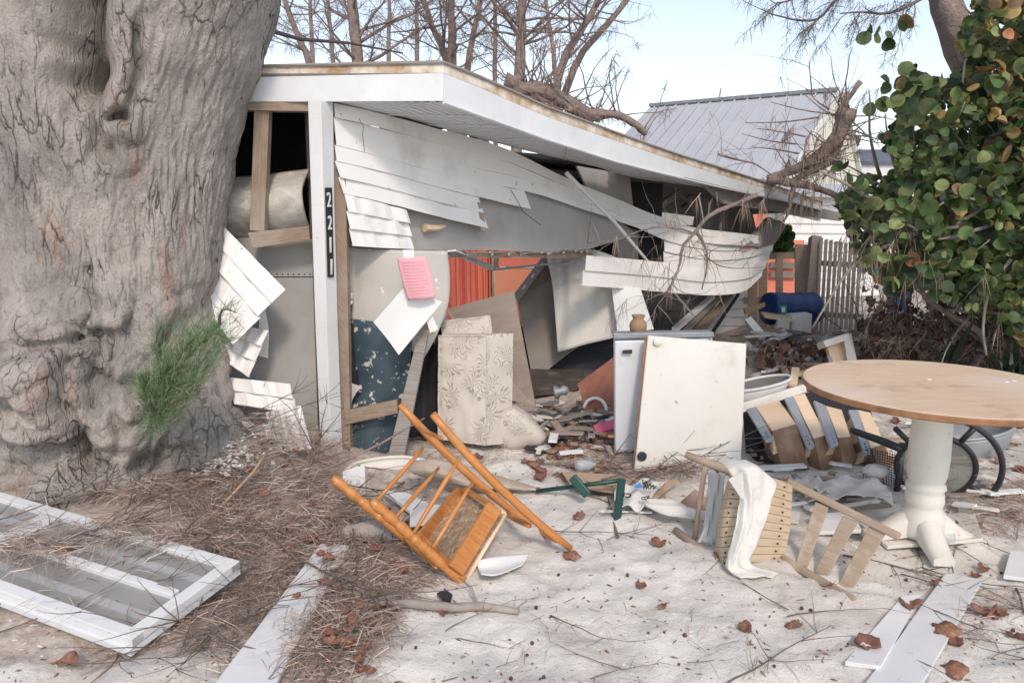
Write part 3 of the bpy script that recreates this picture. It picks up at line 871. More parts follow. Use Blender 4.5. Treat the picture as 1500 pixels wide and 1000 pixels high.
# front wall left of the post
mb = MB(); mb.slab(D(340, 150, 4.64), D(452, 149, 4.64), D(452, 163, 4.64), D(336, 161, 4.64), .09); OB('header_beam', mb, M['wood'], house)
mb = MB(); mb.beam(D(386, 160, 4.7), D(379, 338, 4.7), .09, .07, (0, 1, 0)); OB('stud', mb, M['wood'], house, bevel=.003)
mb = MB(); mb.slab(D(363, 341, 4.66), D(452, 331, 4.66), D(454, 351, 4.66), D(370, 364, 4.66), .09, nu=5, wob=.01); OB('sill_beam', mb, M['wood'], house, bevel=.003)
def bulge(u, v, p): return V((0, -.22 * sin(pi * min(v * .9 + .1, 1)) + .015 * fbm(p.x * 5, p.z * 5), 0))
mb = MB()
mb.grid(rows([[D(300, 260, 5.0), D(370, 258, 5.0), D(456, 248, 5.0)], [D(300, 300, 4.95), D(370, 298, 4.95), D(456, 290, 4.95)], [D(300, 352, 4.9), D(370, 350, 4.9), D(456, 345, 4.9)]], 40, 24, bulge))
OB('plaster_panel', mb, M['plaster'], house, True, solid=.02)
mb = MB(); mb.slab(D(300, 350, 4.86), D(458, 345, 4.86), D(458, 405, 4.86), D(300, 405, 4.86), .02)
mb.slab(D(300, 406, 4.87), D(458, 406, 4.87), D(468, 690, 4.8), D(300, 690, 4.8), .02)
OB('lower_wall_board', mb, M['grey'], house)
xl = D(300, 406, 4.87).x
mb = MB(); siding(mb, [V((-3.65, 4.9, 2.34)), V((xl, 4.9, 2.34))], [V((-3.65, 4.9, 0)), V((xl, 4.9, 0))], 16, .014, 8, .01); OB('siding', mb, M['sid'], house, solid=.01)
mb = MB(); mb.beam(V((-3.65, 4.9, 0)), V((-3.65, 4.9, 2.34)), .1, .1, (0, 1, 0)); OB('corner_trim', mb, M['white'], house)
mb = MB(); mb.slab(V((-3.68, 7.9, 2.36)), V((-3.68, 4.95, 2.36)), V((-3.68, 4.95, 0)), V((-3.68, 7.9, 0)), .1, V((1, 0, 0))); OB('end_wall', mb, M['sid'], house)
mb = MB()
for x in range(398, 456, 8): mb.lathe([(.004, 0), (.004, .006)], D(x, 401 + .3 * R.random(), 4.855), (0, -1, 0), 6)
OB('nail_row', mb, M['inkblack'], house)
# inner walls, back wall and far end, near black to stand for the room's shade
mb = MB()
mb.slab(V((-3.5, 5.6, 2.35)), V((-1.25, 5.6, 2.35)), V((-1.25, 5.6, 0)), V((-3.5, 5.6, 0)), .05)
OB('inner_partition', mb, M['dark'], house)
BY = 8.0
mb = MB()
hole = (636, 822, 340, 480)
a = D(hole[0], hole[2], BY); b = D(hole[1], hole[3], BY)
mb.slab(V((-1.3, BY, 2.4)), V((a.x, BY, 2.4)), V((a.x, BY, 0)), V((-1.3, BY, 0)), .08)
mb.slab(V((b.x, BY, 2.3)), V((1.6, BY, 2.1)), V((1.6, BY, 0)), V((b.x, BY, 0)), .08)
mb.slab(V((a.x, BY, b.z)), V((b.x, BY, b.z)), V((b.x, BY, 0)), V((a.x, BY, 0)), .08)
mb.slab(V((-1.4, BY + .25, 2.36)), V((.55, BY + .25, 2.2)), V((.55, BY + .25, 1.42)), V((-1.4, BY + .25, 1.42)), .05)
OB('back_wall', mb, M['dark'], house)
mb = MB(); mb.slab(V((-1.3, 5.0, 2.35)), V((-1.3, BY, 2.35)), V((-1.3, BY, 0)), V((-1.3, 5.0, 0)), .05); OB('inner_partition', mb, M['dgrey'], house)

mb = MB(); mb.slab(V((-1.25, 7.9, .035)), V((1.5, 7.9, .035)), V((.75, 6.75, .035)), V((-1.2, 5.2, .035)), .03, V((0, 0, -1)), nu=30, nv=30, wob=.03)  # dark floor slab added to deepen the shade in the opening
OB('floor_shade', mb, mk('dark_floor_shade', (.10, .08, .07), (.055, .045, .04), 7, .9, .6, 40, c3=(.2, .15, .12), c3s=5), house)
# ---------------- curtains inside
cu = T('orange_glow_curtain', 'orange curtain and blind with sun glow painted into their colour, covering the window inside the ruined room', 'curtain', D(730, 470, 8.12))
def pleat(u, v, p): return V((0, .05 * sin(u * 38) + .02 * sin(u * 91), 0))
mb = MB(); mb.grid(rows([[D(650, 355, 8.12), D(716, 358, 8.12)], [D(655, 480, 8.12), D(716, 480, 8.12)]], 60, 8, pleat)); OB('drape', mb, M['curtain2'], cu, True)
mb = MB(); mb.grid(rows([[D(696, 362, 8.1), D(722, 362, 8.1)], [D(700, 480, 8.1), D(724, 480, 8.1)]], 30, 8, pleat)); OB('drape', mb, M['curtain'], cu, True)
mb = MB(); mb.slab(D(726, 392, 8.2), D(822, 394, 8.2), D(822, 480, 8.2), D(726, 480, 8.2), .01); OB('blind', mb, M['curtain'], cu)
mb = MB(); mb.slab(D(732, 360, 8.17), D(822, 365, 8.17), D(822, 391, 8.17), D(730, 390, 8.17), .02); OB('blind', mb, M['curtain2'], cu)
mb = MB(); mb.beam(D(715, 350, 8.14), D(722, 480, 8.14), .07, .05, (0, 1, 0)); OB('frame', mb, M['dark'], cu)
def inpoly(x, y, P):
    c = False
    j = len(P) - 1
    for i in range(len(P)):
        if (P[i][1] > y) != (P[j][1] > y) and x < (P[j][0] - P[i][0]) * (y - P[i][1]) / (P[j][1] - P[i][1]) + P[i][0]: c = not c
        j = i
    return c
def scatter(polypx, n):
    xs_ = [p[0] for p in polypx]; ys_ = [p[1] for p in polypx]
    o = []
    while len(o) < n:
        x, y = R.uniform(min(xs_), max(xs_)), R.uniform(min(ys_), max(ys_))
        if inpoly(x, y, polypx): o.append((x, y))
    return o
# ---------------------------------------------------------------- big old tree
prof = [(-.3, -2.45, 1.05), (0, -2.45, .93), (.23, -2.43, .79), (.67, -2.42, .69), (1.05, -2.41, .645), (1.54, -2.38, .655), (1.9, -2.33, .67), (2.2, -2.28, .72),
        (2.5, -2.2, .77), (2.8, -2.12, .82), (3.4, -2.0, .86), (4.2, -1.9, .8), (5.2, -1.8, .7)]
def tr_prof(z):
    for i in range(len(prof) - 1):
        if prof[i][0] <= z <= prof[i + 1][0]:
            t = (z - prof[i][0]) / (prof[i + 1][0] - prof[i][0]); t = t * t * (3 - 2 * t) * .5 + t * .5
            return prof[i][1] + (prof[i + 1][1] - prof[i][1]) * t, prof[i][2] + (prof[i + 1][2] - prof[i][2]) * t
    return prof[-1][1:]
burls = [(95, 470, 48, .10), (40, 500, 60, .12), (150, 440, 40, .07), (215, 430, 45, .05), (120, 520, 30, .05), (60, 590, 66, .17), (5, 640, 60, .15), (180, 500, 50, .10), (240, 480, 45, .08),
         (155, 590, 34, .08), (205, 560, 46, .10), (200, 640, 58, .14), (130, 640, 38, .09), (265, 560, 48, .08), (290, 660, 60, .10), (90, 545, 40, .07), (20, 430, 50, .07),
         (175, 215, 40, .05), (265, 720, 50, .08), (330, 700, 60, .08), (190, 180, 30, .045), (300, 620, 36, .05), (240, 610, 30, .06), (10, 560, 40, .08)]
grooves = [([(60, 505), (100, 500), (150, 488)], 9, .09), ([(112, 490), (104, 560), (112, 640), (122, 700)], 10, .11), ([(165, 490), (162, 560), (172, 625)], 7, .05), ([(245, 500), (248, 600), (238, 700), (215, 740)], 9, .07),
           ([(0, 640), (50, 672), (110, 668)], 24, .10), ([(212, 690), (222, 760)], 20, .13), ([(98, -80), (104, 20), (112, 90)], 42, .42), ([(112, 90), (124, 150), (150, 215)], 22, .16), ([(70, 60), (90, 160)], 18, .08), ([(200, 40), (208, 110), (180, 160)], 11, .09), ([(168, 166), (182, 174)], 11, .16),
           ([(125, 400), (140, 440)], 8, .05), ([(300, 690), (330, 760)], 10, .06), ([(160, 220), (200, 300), (215, 420)], 12, .03), ([(60, 250), (80, 380)], 16, .04), ([(140, 700), (150, 740)], 14, .05)]
def segd(p, a, b):
    ax, ay = a; bx, by = b
    dx, dy = bx - ax, by - ay
    t = max(0, min(1, ((p[0] - ax) * dx + (p[1] - ay) * dy) / (dx * dx + dy * dy)))
    return math.hypot(p[0] - ax - t * dx, p[1] - ay - t * dy)
TY = 4.45
def trunk_pt(th, z):
    cx, r = tr_prof(z)
    front = cos(th)          # th=0 faces the viewer
    base = V((cx + r * sin(th), TY - r * cos(th), z))
    rr = r
    # buttress roots
    fl_ = math.exp(-max(z, 0) / .32)
    fl_ = math.exp(-max(z, 0) / .25)
    rr += fl_ * (.16 * sin(th * 5 + .8) + .09 * sin(th * 11 + 2) + .10 * fbm(sin(th) * 3, cos(th) * 3, 3))
    for rt_th, rt_a, rt_w in ((1.25, .62, .24), (.62, .2, .2), (.05, .24, .2), (-.6, .28, .22), (1.9, .3, .25), (-1.4, .3, .25)):
        rr += rt_a * math.exp(-((th - rt_th) / rt_w) ** 2) * math.exp(-max(z + .02, 0) / (.25 if rt_th == 1.25 else .17))
    rr += -.03 + .10 * math.exp(-((z - .74) / .28) ** 2) * sstep(.95, -.1, th) - .08 * math.exp(-((z - .27) / .14) ** 2) * sstep(1.4, .6, abs(th))
    rr += .035 * fbm(sin(th) * 1.5, z * 1.1, cos(th) * 1.5, 2)
    if front > .05:
        px, py = proj(base)
        for bx, by, br, A_ in burls:
            d = math.hypot(px - bx, py - by) / br
            if d < 1.15:
                rr += A_ * .78 * max(0, 1 - (d / 1.15) ** 2) ** .6
        wx = px + 9 * noise.noise(V((px * .03, py * .03, 1))); wy = py + 9 * noise.noise(V((px * .03, py * .03, 7)))
        for pl_, wd, A_ in grooves:
            dm = min(segd((wx, wy), pl_[k], pl_[k + 1]) for k in range(len(pl_) - 1))
            if dm < wd * 3:
                rr -= A_ * math.exp(-(dm / wd) ** 2) * min(1, (front - .05) * 3)
    p3 = V((sin(th) * 3.2, cos(th) * 3.2, z * 1.0))
    # vertical plates of bark above, lumpy below
    up = sstep(1.0, 1.35, z)
    n1 = noise.noise(V((sin(th) * 9, cos(th) * 9, z * 2.0)))
    n2 = noise.noise(V((sin(th) * 22, cos(th) * 22, z * 5)))
    n3 = noise.noise(V((sin(th) * 46, cos(th) * 46, z * 14)))
    rid = (1 - abs(n1) * 2) * .5
    rr += up * (.009 * rid + .010 * (1 - abs(n2) * 2.2) + .010 * n3)
    if up < 1:
        bw = V((noise.noise(base * 3), noise.noise(base * 3 + V((5, 0, 0))), noise.noise(base * 3 + V((0, 7, 0)))))
        dd = noise.voronoi(base * 4.6 + bw * .9)[0][0]; d2 = noise.voronoi(base * 11 + bw)[0][0]
        rr += (1 - up) * (.13 * (.42 - dd) + .035 * (.4 - d2) + .012 * noise.noise(base * 22) + .006 * noise.noise(base * 55))
    return V((cx + rr * sin(th), TY - rr * cos(th), z))
mb = MB()
NT, NZ = 420, 330
ths = [-pi + 2 * pi * (i / NT) for i in range(NT)]
# more columns towards the viewer
ths = [t - .45 * sin(t) for t in ths]
zs = [-.25 + 3.35 * k / (NZ - 40) for k in range(NZ - 40)] + [3.1 + 2.1 * (k + 1) / 40 for k in range(40)]
pp = [trunk_pt(t, z) for z in zs for t in ths]
mb.v = pp
for j in range(len(zs) - 1):
    for i in range(NT):
        k = (i + 1) % NT
        mb.q([j * NT + i, j * NT + k, (j + 1) * NT + k, (j + 1) * NT + i], [(0, 0)] * 4)
tree = T('casuarina_tree', 'huge old tree with a swollen burled trunk and flaking grey pink bark', 'tree', (TC.x, TC.y, 0))
OB('trunk', mb, M['bark'], tree, True)
# limbs above the frame
def limb(mb, p, d, L, r, n=8, wig=.25, seg=7, up=.05):
    pts = [V(p)]; d = V(d).normalized()
    for i in range(seg):
        d = (d + V((R.uniform(-1, 1), R.uniform(-1, 1), R.uniform(-1, 1))) * wig * .4 + V((0, 0, up))).normalized()
        pts.append(pts[-1] + d * L / seg)
    mb.tube(pts, [r * (1 - .7 * i / seg) for i in range(seg + 1)], n, jit=.15)
    return pts, d
mb = MB()
for d, L, r in (((-.6, .1, 1), 4.5, .45), ((.5, .3, 1), 5, .42), ((-.1, -.3, 1), 4, .35)):
    pts, dd = limb(mb, (-1.85 + d[0] * .3, TY + d[1] * .3, 4.9), d, L, r, 14)
    for k in range(3, 8):
        limb(mb, pts[k], (R.uniform(-1, 1), R.uniform(-1, 1), .7), 2.2, .1, 6)
OB('limb', mb, M['limb'], tree, True)
# green sprout of needles on the trunk
mb = MB(); tw = MB()
gcol = [(.12, .22, .08), (.19, .31, .13), (.27, .40, .2), (.34, .42, .24), (.16, .28, .14), (.09, .17, .06)]
for (x0, y0, Y0), (x1, y1, Y1), nn in (((235, 610, 3.68), (322, 475, 3.45), 420), ((235, 610, 3.68), (290, 490, 3.5), 420), ((230, 610, 3.68), (250, 540, 3.5), 420), ((230, 610, 3.68), (215, 560, 3.5), 260), ((232, 610, 3.68), (225, 632, 3.55), 150), ((322, 475, 3.45), (346, 458, 3.42), 60), ((300, 500, 3.5), (338, 500, 3.4), 110), ((235, 600, 3.7), (285, 560, 3.45), 300), ((240, 560, 3.6), (236, 480, 3.5), 160)):
    a, b = D(x0, y0, Y0), D(x1, y1, Y1)
    bend = V((0, -.06, .05))
    pts = [a.lerp(b, t) + bend * sin(pi * t) for t in (0, .25, .5, .75, 1)]
    tw.tube(pts, [.009, .007, .005, .004, .002], 5)
    ax = (b - a).normalized()
    for k in range(int(nn * .8)):
        t = R.random() ** .8
        p = interp(pts, t)
        d = ax * R.uniform(.3, 1.2) + V((R.gauss(.1, .5), R.gauss(0, .35) - .15, R.gauss(0.35, .45)))
        c = R.choice(gcol); f = R.uniform(.7, 1.4)
        mb.blade(p, d, R.uniform(.06, .18), .0017, R.uniform(-.2, .7), (c[0] * f, c[1] * f, c[2] * f))
fan = [(222, 645), (205, 600), (195, 555), (225, 500), (262, 462), (300, 455), (348, 450), (356, 480), (322, 530), (290, 580), (262, 622)]
bse = D(232, 628, 3.74)
for x, y in scatter(fan, 3600):
    k = R.random()
    x = 232 + (x - 232) * (.25 + .75 * k ** .6); y = 628 + (y - 628) * (.25 + .75 * k ** .6)
    p = D(x, y, R.uniform(3.42, 3.74))
    d = (p - bse).normalized() + V((R.gauss(.05, .28), R.gauss(0, .3), R.gauss(.12, .28)))
    c = R.choice(gcol) if R.random() < .93 else (.35, .26, .15); f = R.uniform(.6, 1.5)
    mb.blade(p, d, R.uniform(.05, .15), R.uniform(.0012, .0024), R.uniform(-.1, .6), (c[0] * f, c[1] * f, c[2] * f))
OB('sprout_stem', tw, M['twig'], tree)
OB('sprout', mb, M['dry'], tree)

# ---------------------------------------------------------------- needle litter (uncountable)
brown = [(.46, .34, .28), (.53, .41, .34), (.38, .29, .24), (.58, .48, .41), (.44, .35, .30), (.31, .23, .19), (.50, .34, .25), (.62, .53, .46)]
litter = MB()
def mound(x, y):
    # heaps against the wall and the trunk foot
    h = .30 * math.exp(-(((x + 1.42) / .32) ** 2 + ((y - 4.25) / .35) ** 2))
    h += .10 * math.exp(-(((x + 1.2) / .5) ** 2 + ((y - 3.8) / .4) ** 2))
    h += .10 * math.exp(-(((x + 2.3) / .9) ** 2 + ((y - 3.55) / .2) ** 2))
    h += .04 * math.exp(-(((x + .75) / .25) ** 2 + ((y - 3.2) / .4) ** 2))
    h += .04 * math.exp(-(((x + .7) / .22) ** 2 + ((y - 2.55) / .3) ** 2))
    h += .16 * math.exp(-(((x - 1.25) / .30) ** 2 + ((y - 4.25) / .14) ** 2))
    return h
def clump(x, y, n, spread, L=(.07, .18), zmax=None, seed=0, zadd=0):
    a = R.uniform(0, 2 * pi)
    base = gz(x, y)
    m = mound(x, y)
    cc = R.choice(brown)
    for k in range(n):
        px_, py_ = x + R.gauss(0, spread), y + R.gauss(0, spread)
        aa = a + R.gauss(0, .42)
        if R.random() < .2: aa = R.uniform(0, 6.28)
        z = base + m * R.random() ** .5 + R.uniform(.003, .03) + zadd
        c = cc if R.random() < .55 else R.choice(brown); f = R.uniform(.6, 1.35)
        litter.blade(V((px_, py_, z)), V((cos(aa), sin(aa), R.uniform(-.05, .45 if m < .05 else .6))), R.uniform(*L), R.uniform(.0018, .0036), R.uniform(.2, 1.3), (c[0] * f, c[1] * f, c[2] * f))
areas = [([(-60, 690), (60, 690), (240, 690), (340, 640), (470, 650), (505, 700), (540, 760), (520, 800), (430, 800), (330, 800), (200, 770), (100, 740), (-60, 725)], 470, 30, .055),
         ([(330, 780), (560, 770), (620, 800), (640, 850), (560, 900), (470, 930), (390, 870)], 190, 28, .05),
         ([(360, 850), (440, 830), (470, 930), (540, 1000), (380, 1010), (320, 960), (220, 960), (190, 950)], 90, 20, .05),
         ([(250, 800), (370, 800), (350, 860), (340, 900)], 40, 18, .05), ([(-60, 660), (250, 690), (330, 730), (200, 770), (-60, 725)], 240, 36, .06),
         ([(470, 900), (560, 880), (570, 930), (520, 1010), (430, 1010)], 70, 18, .04),
         ([(880, 650), (1040, 680), (1010, 720), (880, 700), (780, 690)], 90, 22, .05),
         ([(1385, 730), (1520, 700), (1520, 780), (1420, 790)], 60, 22, .06),
         ([(1340, 850), (1500, 850), (1500, 940), (1380, 920)], 26, 12, .05),
         ([(640, 640), (900, 620), (900, 680), (640, 680)], 60, 14, .06),
         ([(1090, 500), (1500, 500), (1500, 600), (1100, 600)], 80, 16, .12),
         ([(560, 860), (800, 860), (1200, 860), (1300, 1000), (600, 1000)], 26, 4, .05)]
for P_, n, k, sp in areas:
    for x, y in scatter(P_, n):
        q = G(x, y)
        clump(q.x, q.y, k, sp)
for k in range(60):
    t = R.random(); x, y = [(0, 812), (120, 806), (220, 800), (330, 770)][min(int(t * 3), 2)]
    x += t * 3 % 1 * 105 + R.gauss(0, 14); y += R.gauss(0, 9)
    q = G(x, y, .1); clump(q.x, q.y, 22, .05, zadd=.10)
for k in range(34):
    q = G(R.uniform(0, 330), R.uniform(760, 900), .1); clump(q.x, q.y, 7, .05, zadd=.09)
tag(OB('needle_litter', litter, M['dry']), 'matted brown pine needles heaped round the tree foot and over the sand', 'litter', kind='stuff')
# crumbs of bark and shell
cr = MB()
for k in range(3400):
    y = 2.2 + 4.2 * R.random() ** 1.3; x = R.uniform(-.75, .72) * y * 1.05
    if x < -.35 * y and y > 2.9: continue
    z = gz(x, y); s = R.uniform(.0025, .009)
    c = R.choice([(.14, .09, .07), (.24, .17, .13), (.34, .26, .2), (.7, .68, .62), (.72, .7, .65), (.25, .12, .09)])
    a = R.uniform(0, 6.28); e = R.uniform(1, 3.2)
    dx, dy = V((cos(a) * s * e, sin(a) * s * e, 0)), V((-sin(a) * s * .7, cos(a) * s * .7, 0))
    p = V((x, y, z))
    b = cr.add([p - dx, p + dy, p + dx, p - dy, p + V((0, 0, s * .8))])
    for i in range(4): cr.q([b + i, b + (i + 1) % 4, b + 4], None, c)
tag(OB('bark_crumbs', cr, M['dry']), 'small bark crumbs and shell bits strewn over the pale sand', 'debris', kind='stuff')

shl = MB()
for k in range(260):
    x, y = (R.gauss(335, 26), R.gauss(738, 9)) if k < 170 else (R.gauss(205, 14), R.gauss(748, 7))
    q = G(x, y, .0); q.z = gz(q.x, q.y) + mound(q.x, q.y) * .9 + R.uniform(.01, .04); s = R.uniform(.006, .015); a = R.uniform(0, 6.28)
    d1 = V((cos(a), sin(a), R.uniform(-.5, .5))) * s * 1.5; d2 = V((-sin(a), cos(a), R.uniform(-.3, .6))) * s
    b = shl.add([q - d1, q - d2, q + d1, q + d2, q + V((0, 0, s * .8))]); c = R.choice([(.6, .58, .54), (.7, .68, .64), (.45, .43, .4)])
    for i in range(4): shl.q([b + i, b + (i + 1) % 4, b + 4], None, c)
tag(OB('shell_gravel', shl, M['dry']), 'little heaps of pale broken shell at the foot of the old tree', 'shell gravel', kind='stuff')
# ---------------------------------------------------------------- countable scatter: cones, leaves, twigs
def copy_tree(o, parent=None):
    c = o.copy(); COL.objects.link(c)
    if parent: c.parent = parent
    for ch in o.children: copy_tree(ch, c)
    return c
mb = MB()
mb.lathe([(.002, -.008), (.007, -.005), (.0085, 0), (.007, .005), (.002, .008)], (0, 0, .008), (0, 0, 1), 8)
cone = OB('seed_cone', mb, mk('seed_cone_brown', (.13, .05, .035), (.08, .03, .02), 50, .8, .4, 200), None, True)
tag(cone, 'tiny round dark brown seed cone dropped on the pale sand', 'seed cone', 'seed cones scattered over the sand')
first = True
for k in range(52):
    while 1:
        px_, py_ = R.uniform(500, 1490), 690 + 310 * R.random() ** .8
        q = G(px_, py_)
        if not (1180 < px_ < 1300 and py_ < 880): break
    o = cone if first else copy_tree(cone); first = False
    o.location = (q.x, q.y, gz(q.x, q.y)); o.rotation_euler = (0, 0, R.uniform(0, 6)); s = R.uniform(.5, 1.0); o.scale = (s, s, s)

def leaf_mesh(name, seed, r=.07, curl=.35, fold=.2, cols=((.36, .16, .09), (.3, .12, .07))):
    rr = random.Random(seed)
    mb = MB(); n = 14; rings = 3
    pts = [V((0, 0, 0))]
    for j in range(1, rings + 1):
        for i in range(n):
            a = 2 * pi * i / n
            q = r * j / rings * (1 + .1 * sin(a * 3 + seed) + .05 * rr.uniform(-1, 1)) * (1 - .12 * (abs(a - pi) < .3))
            x, y = q * cos(a) * 1.1, q * sin(a)
            z = fold * abs(y) + curl * (x * x + y * y) / r * .8 + .006 * rr.uniform(-1, 1) * j + .012 * sin(a * 2 + seed * 2) * j / rings
            pts.append(V((x, y, z)))
    zmin = min(p.z for p in pts)
    b = mb.add([p - V((0, 0, zmin)) for p in pts])
    for i in range(n):
        k = (i + 1) % n
        mb.q([b, b + 1 + i, b + 1 + k], None, cols[0])
        for j in range(rings - 1):
            a0 = b + 1 + j * n
            mb.q([a0 + i, a0 + n + i, a0 + n + k, a0 + k], None, cols[(i + j) % 2])
    o = OB(name, mb, M['attr'], None, True, solid=.0012)
    ms = MB(); ms.tube([V((r, 0, .002 - 0)), V((r * 1.35, .004, .012))], [.0022, .0016], 5)
    OB('leaf_stalk', ms, M['twig'], o)
    return o
protos = [leaf_mesh('fallen_leaf', 1, .055, .35, .25, ((.4, .2, .15), (.34, .165, .12))), leaf_mesh('fallen_leaf', 2, .06, .15, .3, ((.46, .25, .18), (.38, .2, .14))), leaf_mesh('fallen_leaf', 3, .05, .6, -.1, ((.34, .17, .12), (.27, .13, .09))),
          leaf_mesh('fallen_leaf', 4, .06, -.5, .35, ((.5, .27, .17), (.38, .19, .12)))]
spots = [(848, 757, 1), (962, 791, 0), (838, 808, 3), (100, 975, 1), (505, 962, 3), (1335, 888, 1), (1385, 930, 3), (1400, 985, 3), (1442, 900, 1), (700, 672, 0), (677, 652, 1), (1270, 950, 0), (205, 925, 2), (940, 855, 2), (1025, 752, 1), (825, 690, 0), (790, 700, 2), (850, 640, 0), (880, 650, 1), (868, 628, 3)]
for k in range(60): q = R.choice([(R.uniform(480, 560), R.uniform(900, 1000)), (R.uniform(380, 640), R.uniform(760, 900)), (R.uniform(200, 480), R.uniform(700, 800))]); spots.append((*q, R.randrange(4)))
for k in range(60): spots.append((R.uniform(770, 905), R.uniform(610, 690), R.randrange(4)))
for k in range(50): spots.append((R.uniform(1100, 1500), R.uniform(560, 700), R.randrange(4)))
for k in range(15): spots.append((R.uniform(1360, 1500), R.uniform(700, 1000), R.randrange(4)))
for k in range(7): spots.append((R.uniform(640, 1180), R.uniform(690, 960), R.randrange(4)))
used = set()
for x, y, k in spots:
    q = G(x, y)
    src = protos[k]
    o = src if k not in used else copy_tree(src); used.add(k)
    m = mound(q.x, q.y)
    s = R.uniform(.55, 1.0) * (.55 if y > 700 and (x, y, k) not in spots[:20] else .85)
    o.location = (q.x, q.y, gz(q.x, q.y) + .004 + m * .9 + (.02 if x < 620 else 0)); o.rotation_euler = (R.uniform(-.3, .3), R.uniform(-.3, .3), R.uniform(0, 6.28)); o.scale = (s, s, s)
    tag(o, 'curled reddish brown sea grape leaf fallen on the ground', 'fallen leaf', 'fallen brown leaves on the ground')

def twig_mesh(seed, L, r, forks, name='twig'):
    global R
    keep = R; R = random.Random(seed)
    mb = MB()
    pts, d = limb(mb, (0, 0, .01), (1, 0, .02), L, r, 5, .35, 7, 0)
    for p in pts: pass
    for k in range(forks):
        p = R.choice(pts[2:])
        limb(mb, p, (R.uniform(.2, 1), R.choice((-1, 1)) * R.uniform(.4, 1), R.uniform(0, .4)), L * R.uniform(.2, .45), r * .5, 4, .4, 4, 0)
    zs_ = [p.z for p in mb.v]; z0 = min(zs_)
    for p in mb.v: p.z = max(p.z - z0, 0) * .8
    R = keep
    return OB(name, mb, M['twig'], None, True)
tw = [twig_mesh(11, .5, .004, 4), twig_mesh(12, .7, .005, 6), twig_mesh(13, .35, .003, 2), twig_mesh(14, .9, .007, 8), twig_mesh(15, .25, .0025, 1)]
used = set()
tsp = [(870, 935, 0, -.9), (1150, 960, 1, .6), (1240, 905, 2, .2), (880, 780, 1, -.2), (935, 778, 2, .6), (1400, 850, 3, -.6), (1430, 760, 3, 0), (1360, 910, 2, .1), (1450, 880, 1, -.8), (610, 760, 0, 1.2), (560, 930, 4, .1),
       (930, 980, 2, .4), (720, 935, 4, -.3), (200, 830, 3, .25), (60, 790, 3, .9), (120, 860, 1, .4), (300, 840, 1, .3), (480, 640, 1, 1.1), (380, 700, 3, .7), (430, 690, 1, .5), (500, 650, 1, .9), (470, 690, 1, -.6), (560, 640, 3, .4)]
for k in range(16): tsp.append((R.uniform(0, 330), R.uniform(760, 900), R.choice((0, 1, 3)), R.uniform(-.2, 1.0)))
for k in range(46): tsp.append((R.uniform(150, 560), R.uniform(690, 980), R.randrange(5), R.uniform(0, 6.28)))
for k in range(26): tsp.append((R.uniform(880, 1050), R.uniform(680, 720), R.randrange(5), R.uniform(0, 6.28)))
for k in range(14): tsp.append((R.uniform(1350, 1500), R.uniform(680, 1000), R.randrange(5), R.uniform(0, 6.28)))
for k in range(12): tsp.append((R.uniform(560, 1200), R.uniform(700, 980), R.choice((2, 4, 4)), R.uniform(0, 6.28)))
for x, y, k, a in tsp:
    q = G(x, y, .05 if x < 560 else 0)
    o = tw[k] if k not in used else copy_tree(tw[k]); used.add(k)
    m = mound(q.x, q.y)
    o.location = (q.x, q.y, gz(q.x, q.y) + m + (.03 if x < 560 else .0)); s = R.uniform(.7, 1.2)
    o.rotation_euler = (0, R.uniform(-.25, .02) if x < 560 else 0, a); o.scale = (s, s, s)
    tag(o, 'thin dark forked twig lying on the litter and sand', 'twig', 'loose twigs on the ground')
# ================================================================= props
def one(name, mb, mat, label, cat, group=None, **kw):
    return tag(OB(name, mb, mat, None, **kw), label, cat, group)
# ---------------- screen door frame lying at left
wf = T('screen_door', 'white framed screen door with crossbars lying flat on needles at bottom left', 'door', G(355, 835))
P0 = G(352, 826, .12); P1 = G(184, 938, .06)      # right end: far corner, near corner
ld = (G(60, 742, .17) - P0).normalized()
ld2 = ((G(0, 868, .08) - P1).normalized() + ld) / 2; ld2.normalize(); ld = ld2
wd = (P1 - P0); wd -= ld * wd.dot(ld); WD = wd.length; wd.normalize()
P1 = P0 + wd * WD
up = ld.cross(wd).normalized()
if up.z < 0: up = -up
LEN = 2.45
def wq(u, v, h=0): return P0 + ld * u + wd * v + up * h
def bar(mb, u0, v0, u1, v1, w_, h=.032, z=0):
    mb.beam(wq(u0, v0, z), wq(u1, v1, z), w_, h, up)
for nm, a in (('long_rail', (0, .026, LEN, .026, .052)), ('long_rail', (0, WD - .026, LEN, WD - .026, .052)), ('end_rail', (.03, .0, .03, WD, .06)), ('end_rail', (LEN - .03, 0, LEN - .03, WD, .06)), ('cross_rail', (1.14, .07, 1.14, WD - .07, .12)), ('mullion', (.08, WD * .50, LEN - .08, WD * .50, .04))):
    mb = MB(); bar(mb, *a, h=.034 + .003 * R.random()); OB(nm, mb, M['white'], wf, bevel=.003)
for v in (.27, .75):
    mb = MB(); bar(mb, .09, WD * v, LEN - .09, WD * v, .042, .012, -.012); OB('glazing_bar', mb, M['white2'], wf)
mb = MB(); mb.slab(wq(.06, .05, -.004), wq(LEN - .06, .05, -.004), wq(LEN - .06, WD - .05, -.004), wq(.06, WD - .05, -.004), .003, up * -1); OB('pane', mb, M['glass'], wf)
mb = MB(); bar(mb, .015, .0, .015, WD + .01, .02, .03, -.036); bar(mb, 0, WD + .005, LEN, WD + .005, .02, .03, -.034); OB('storm_lip', mb, M['white2'], wf, bevel=.002)

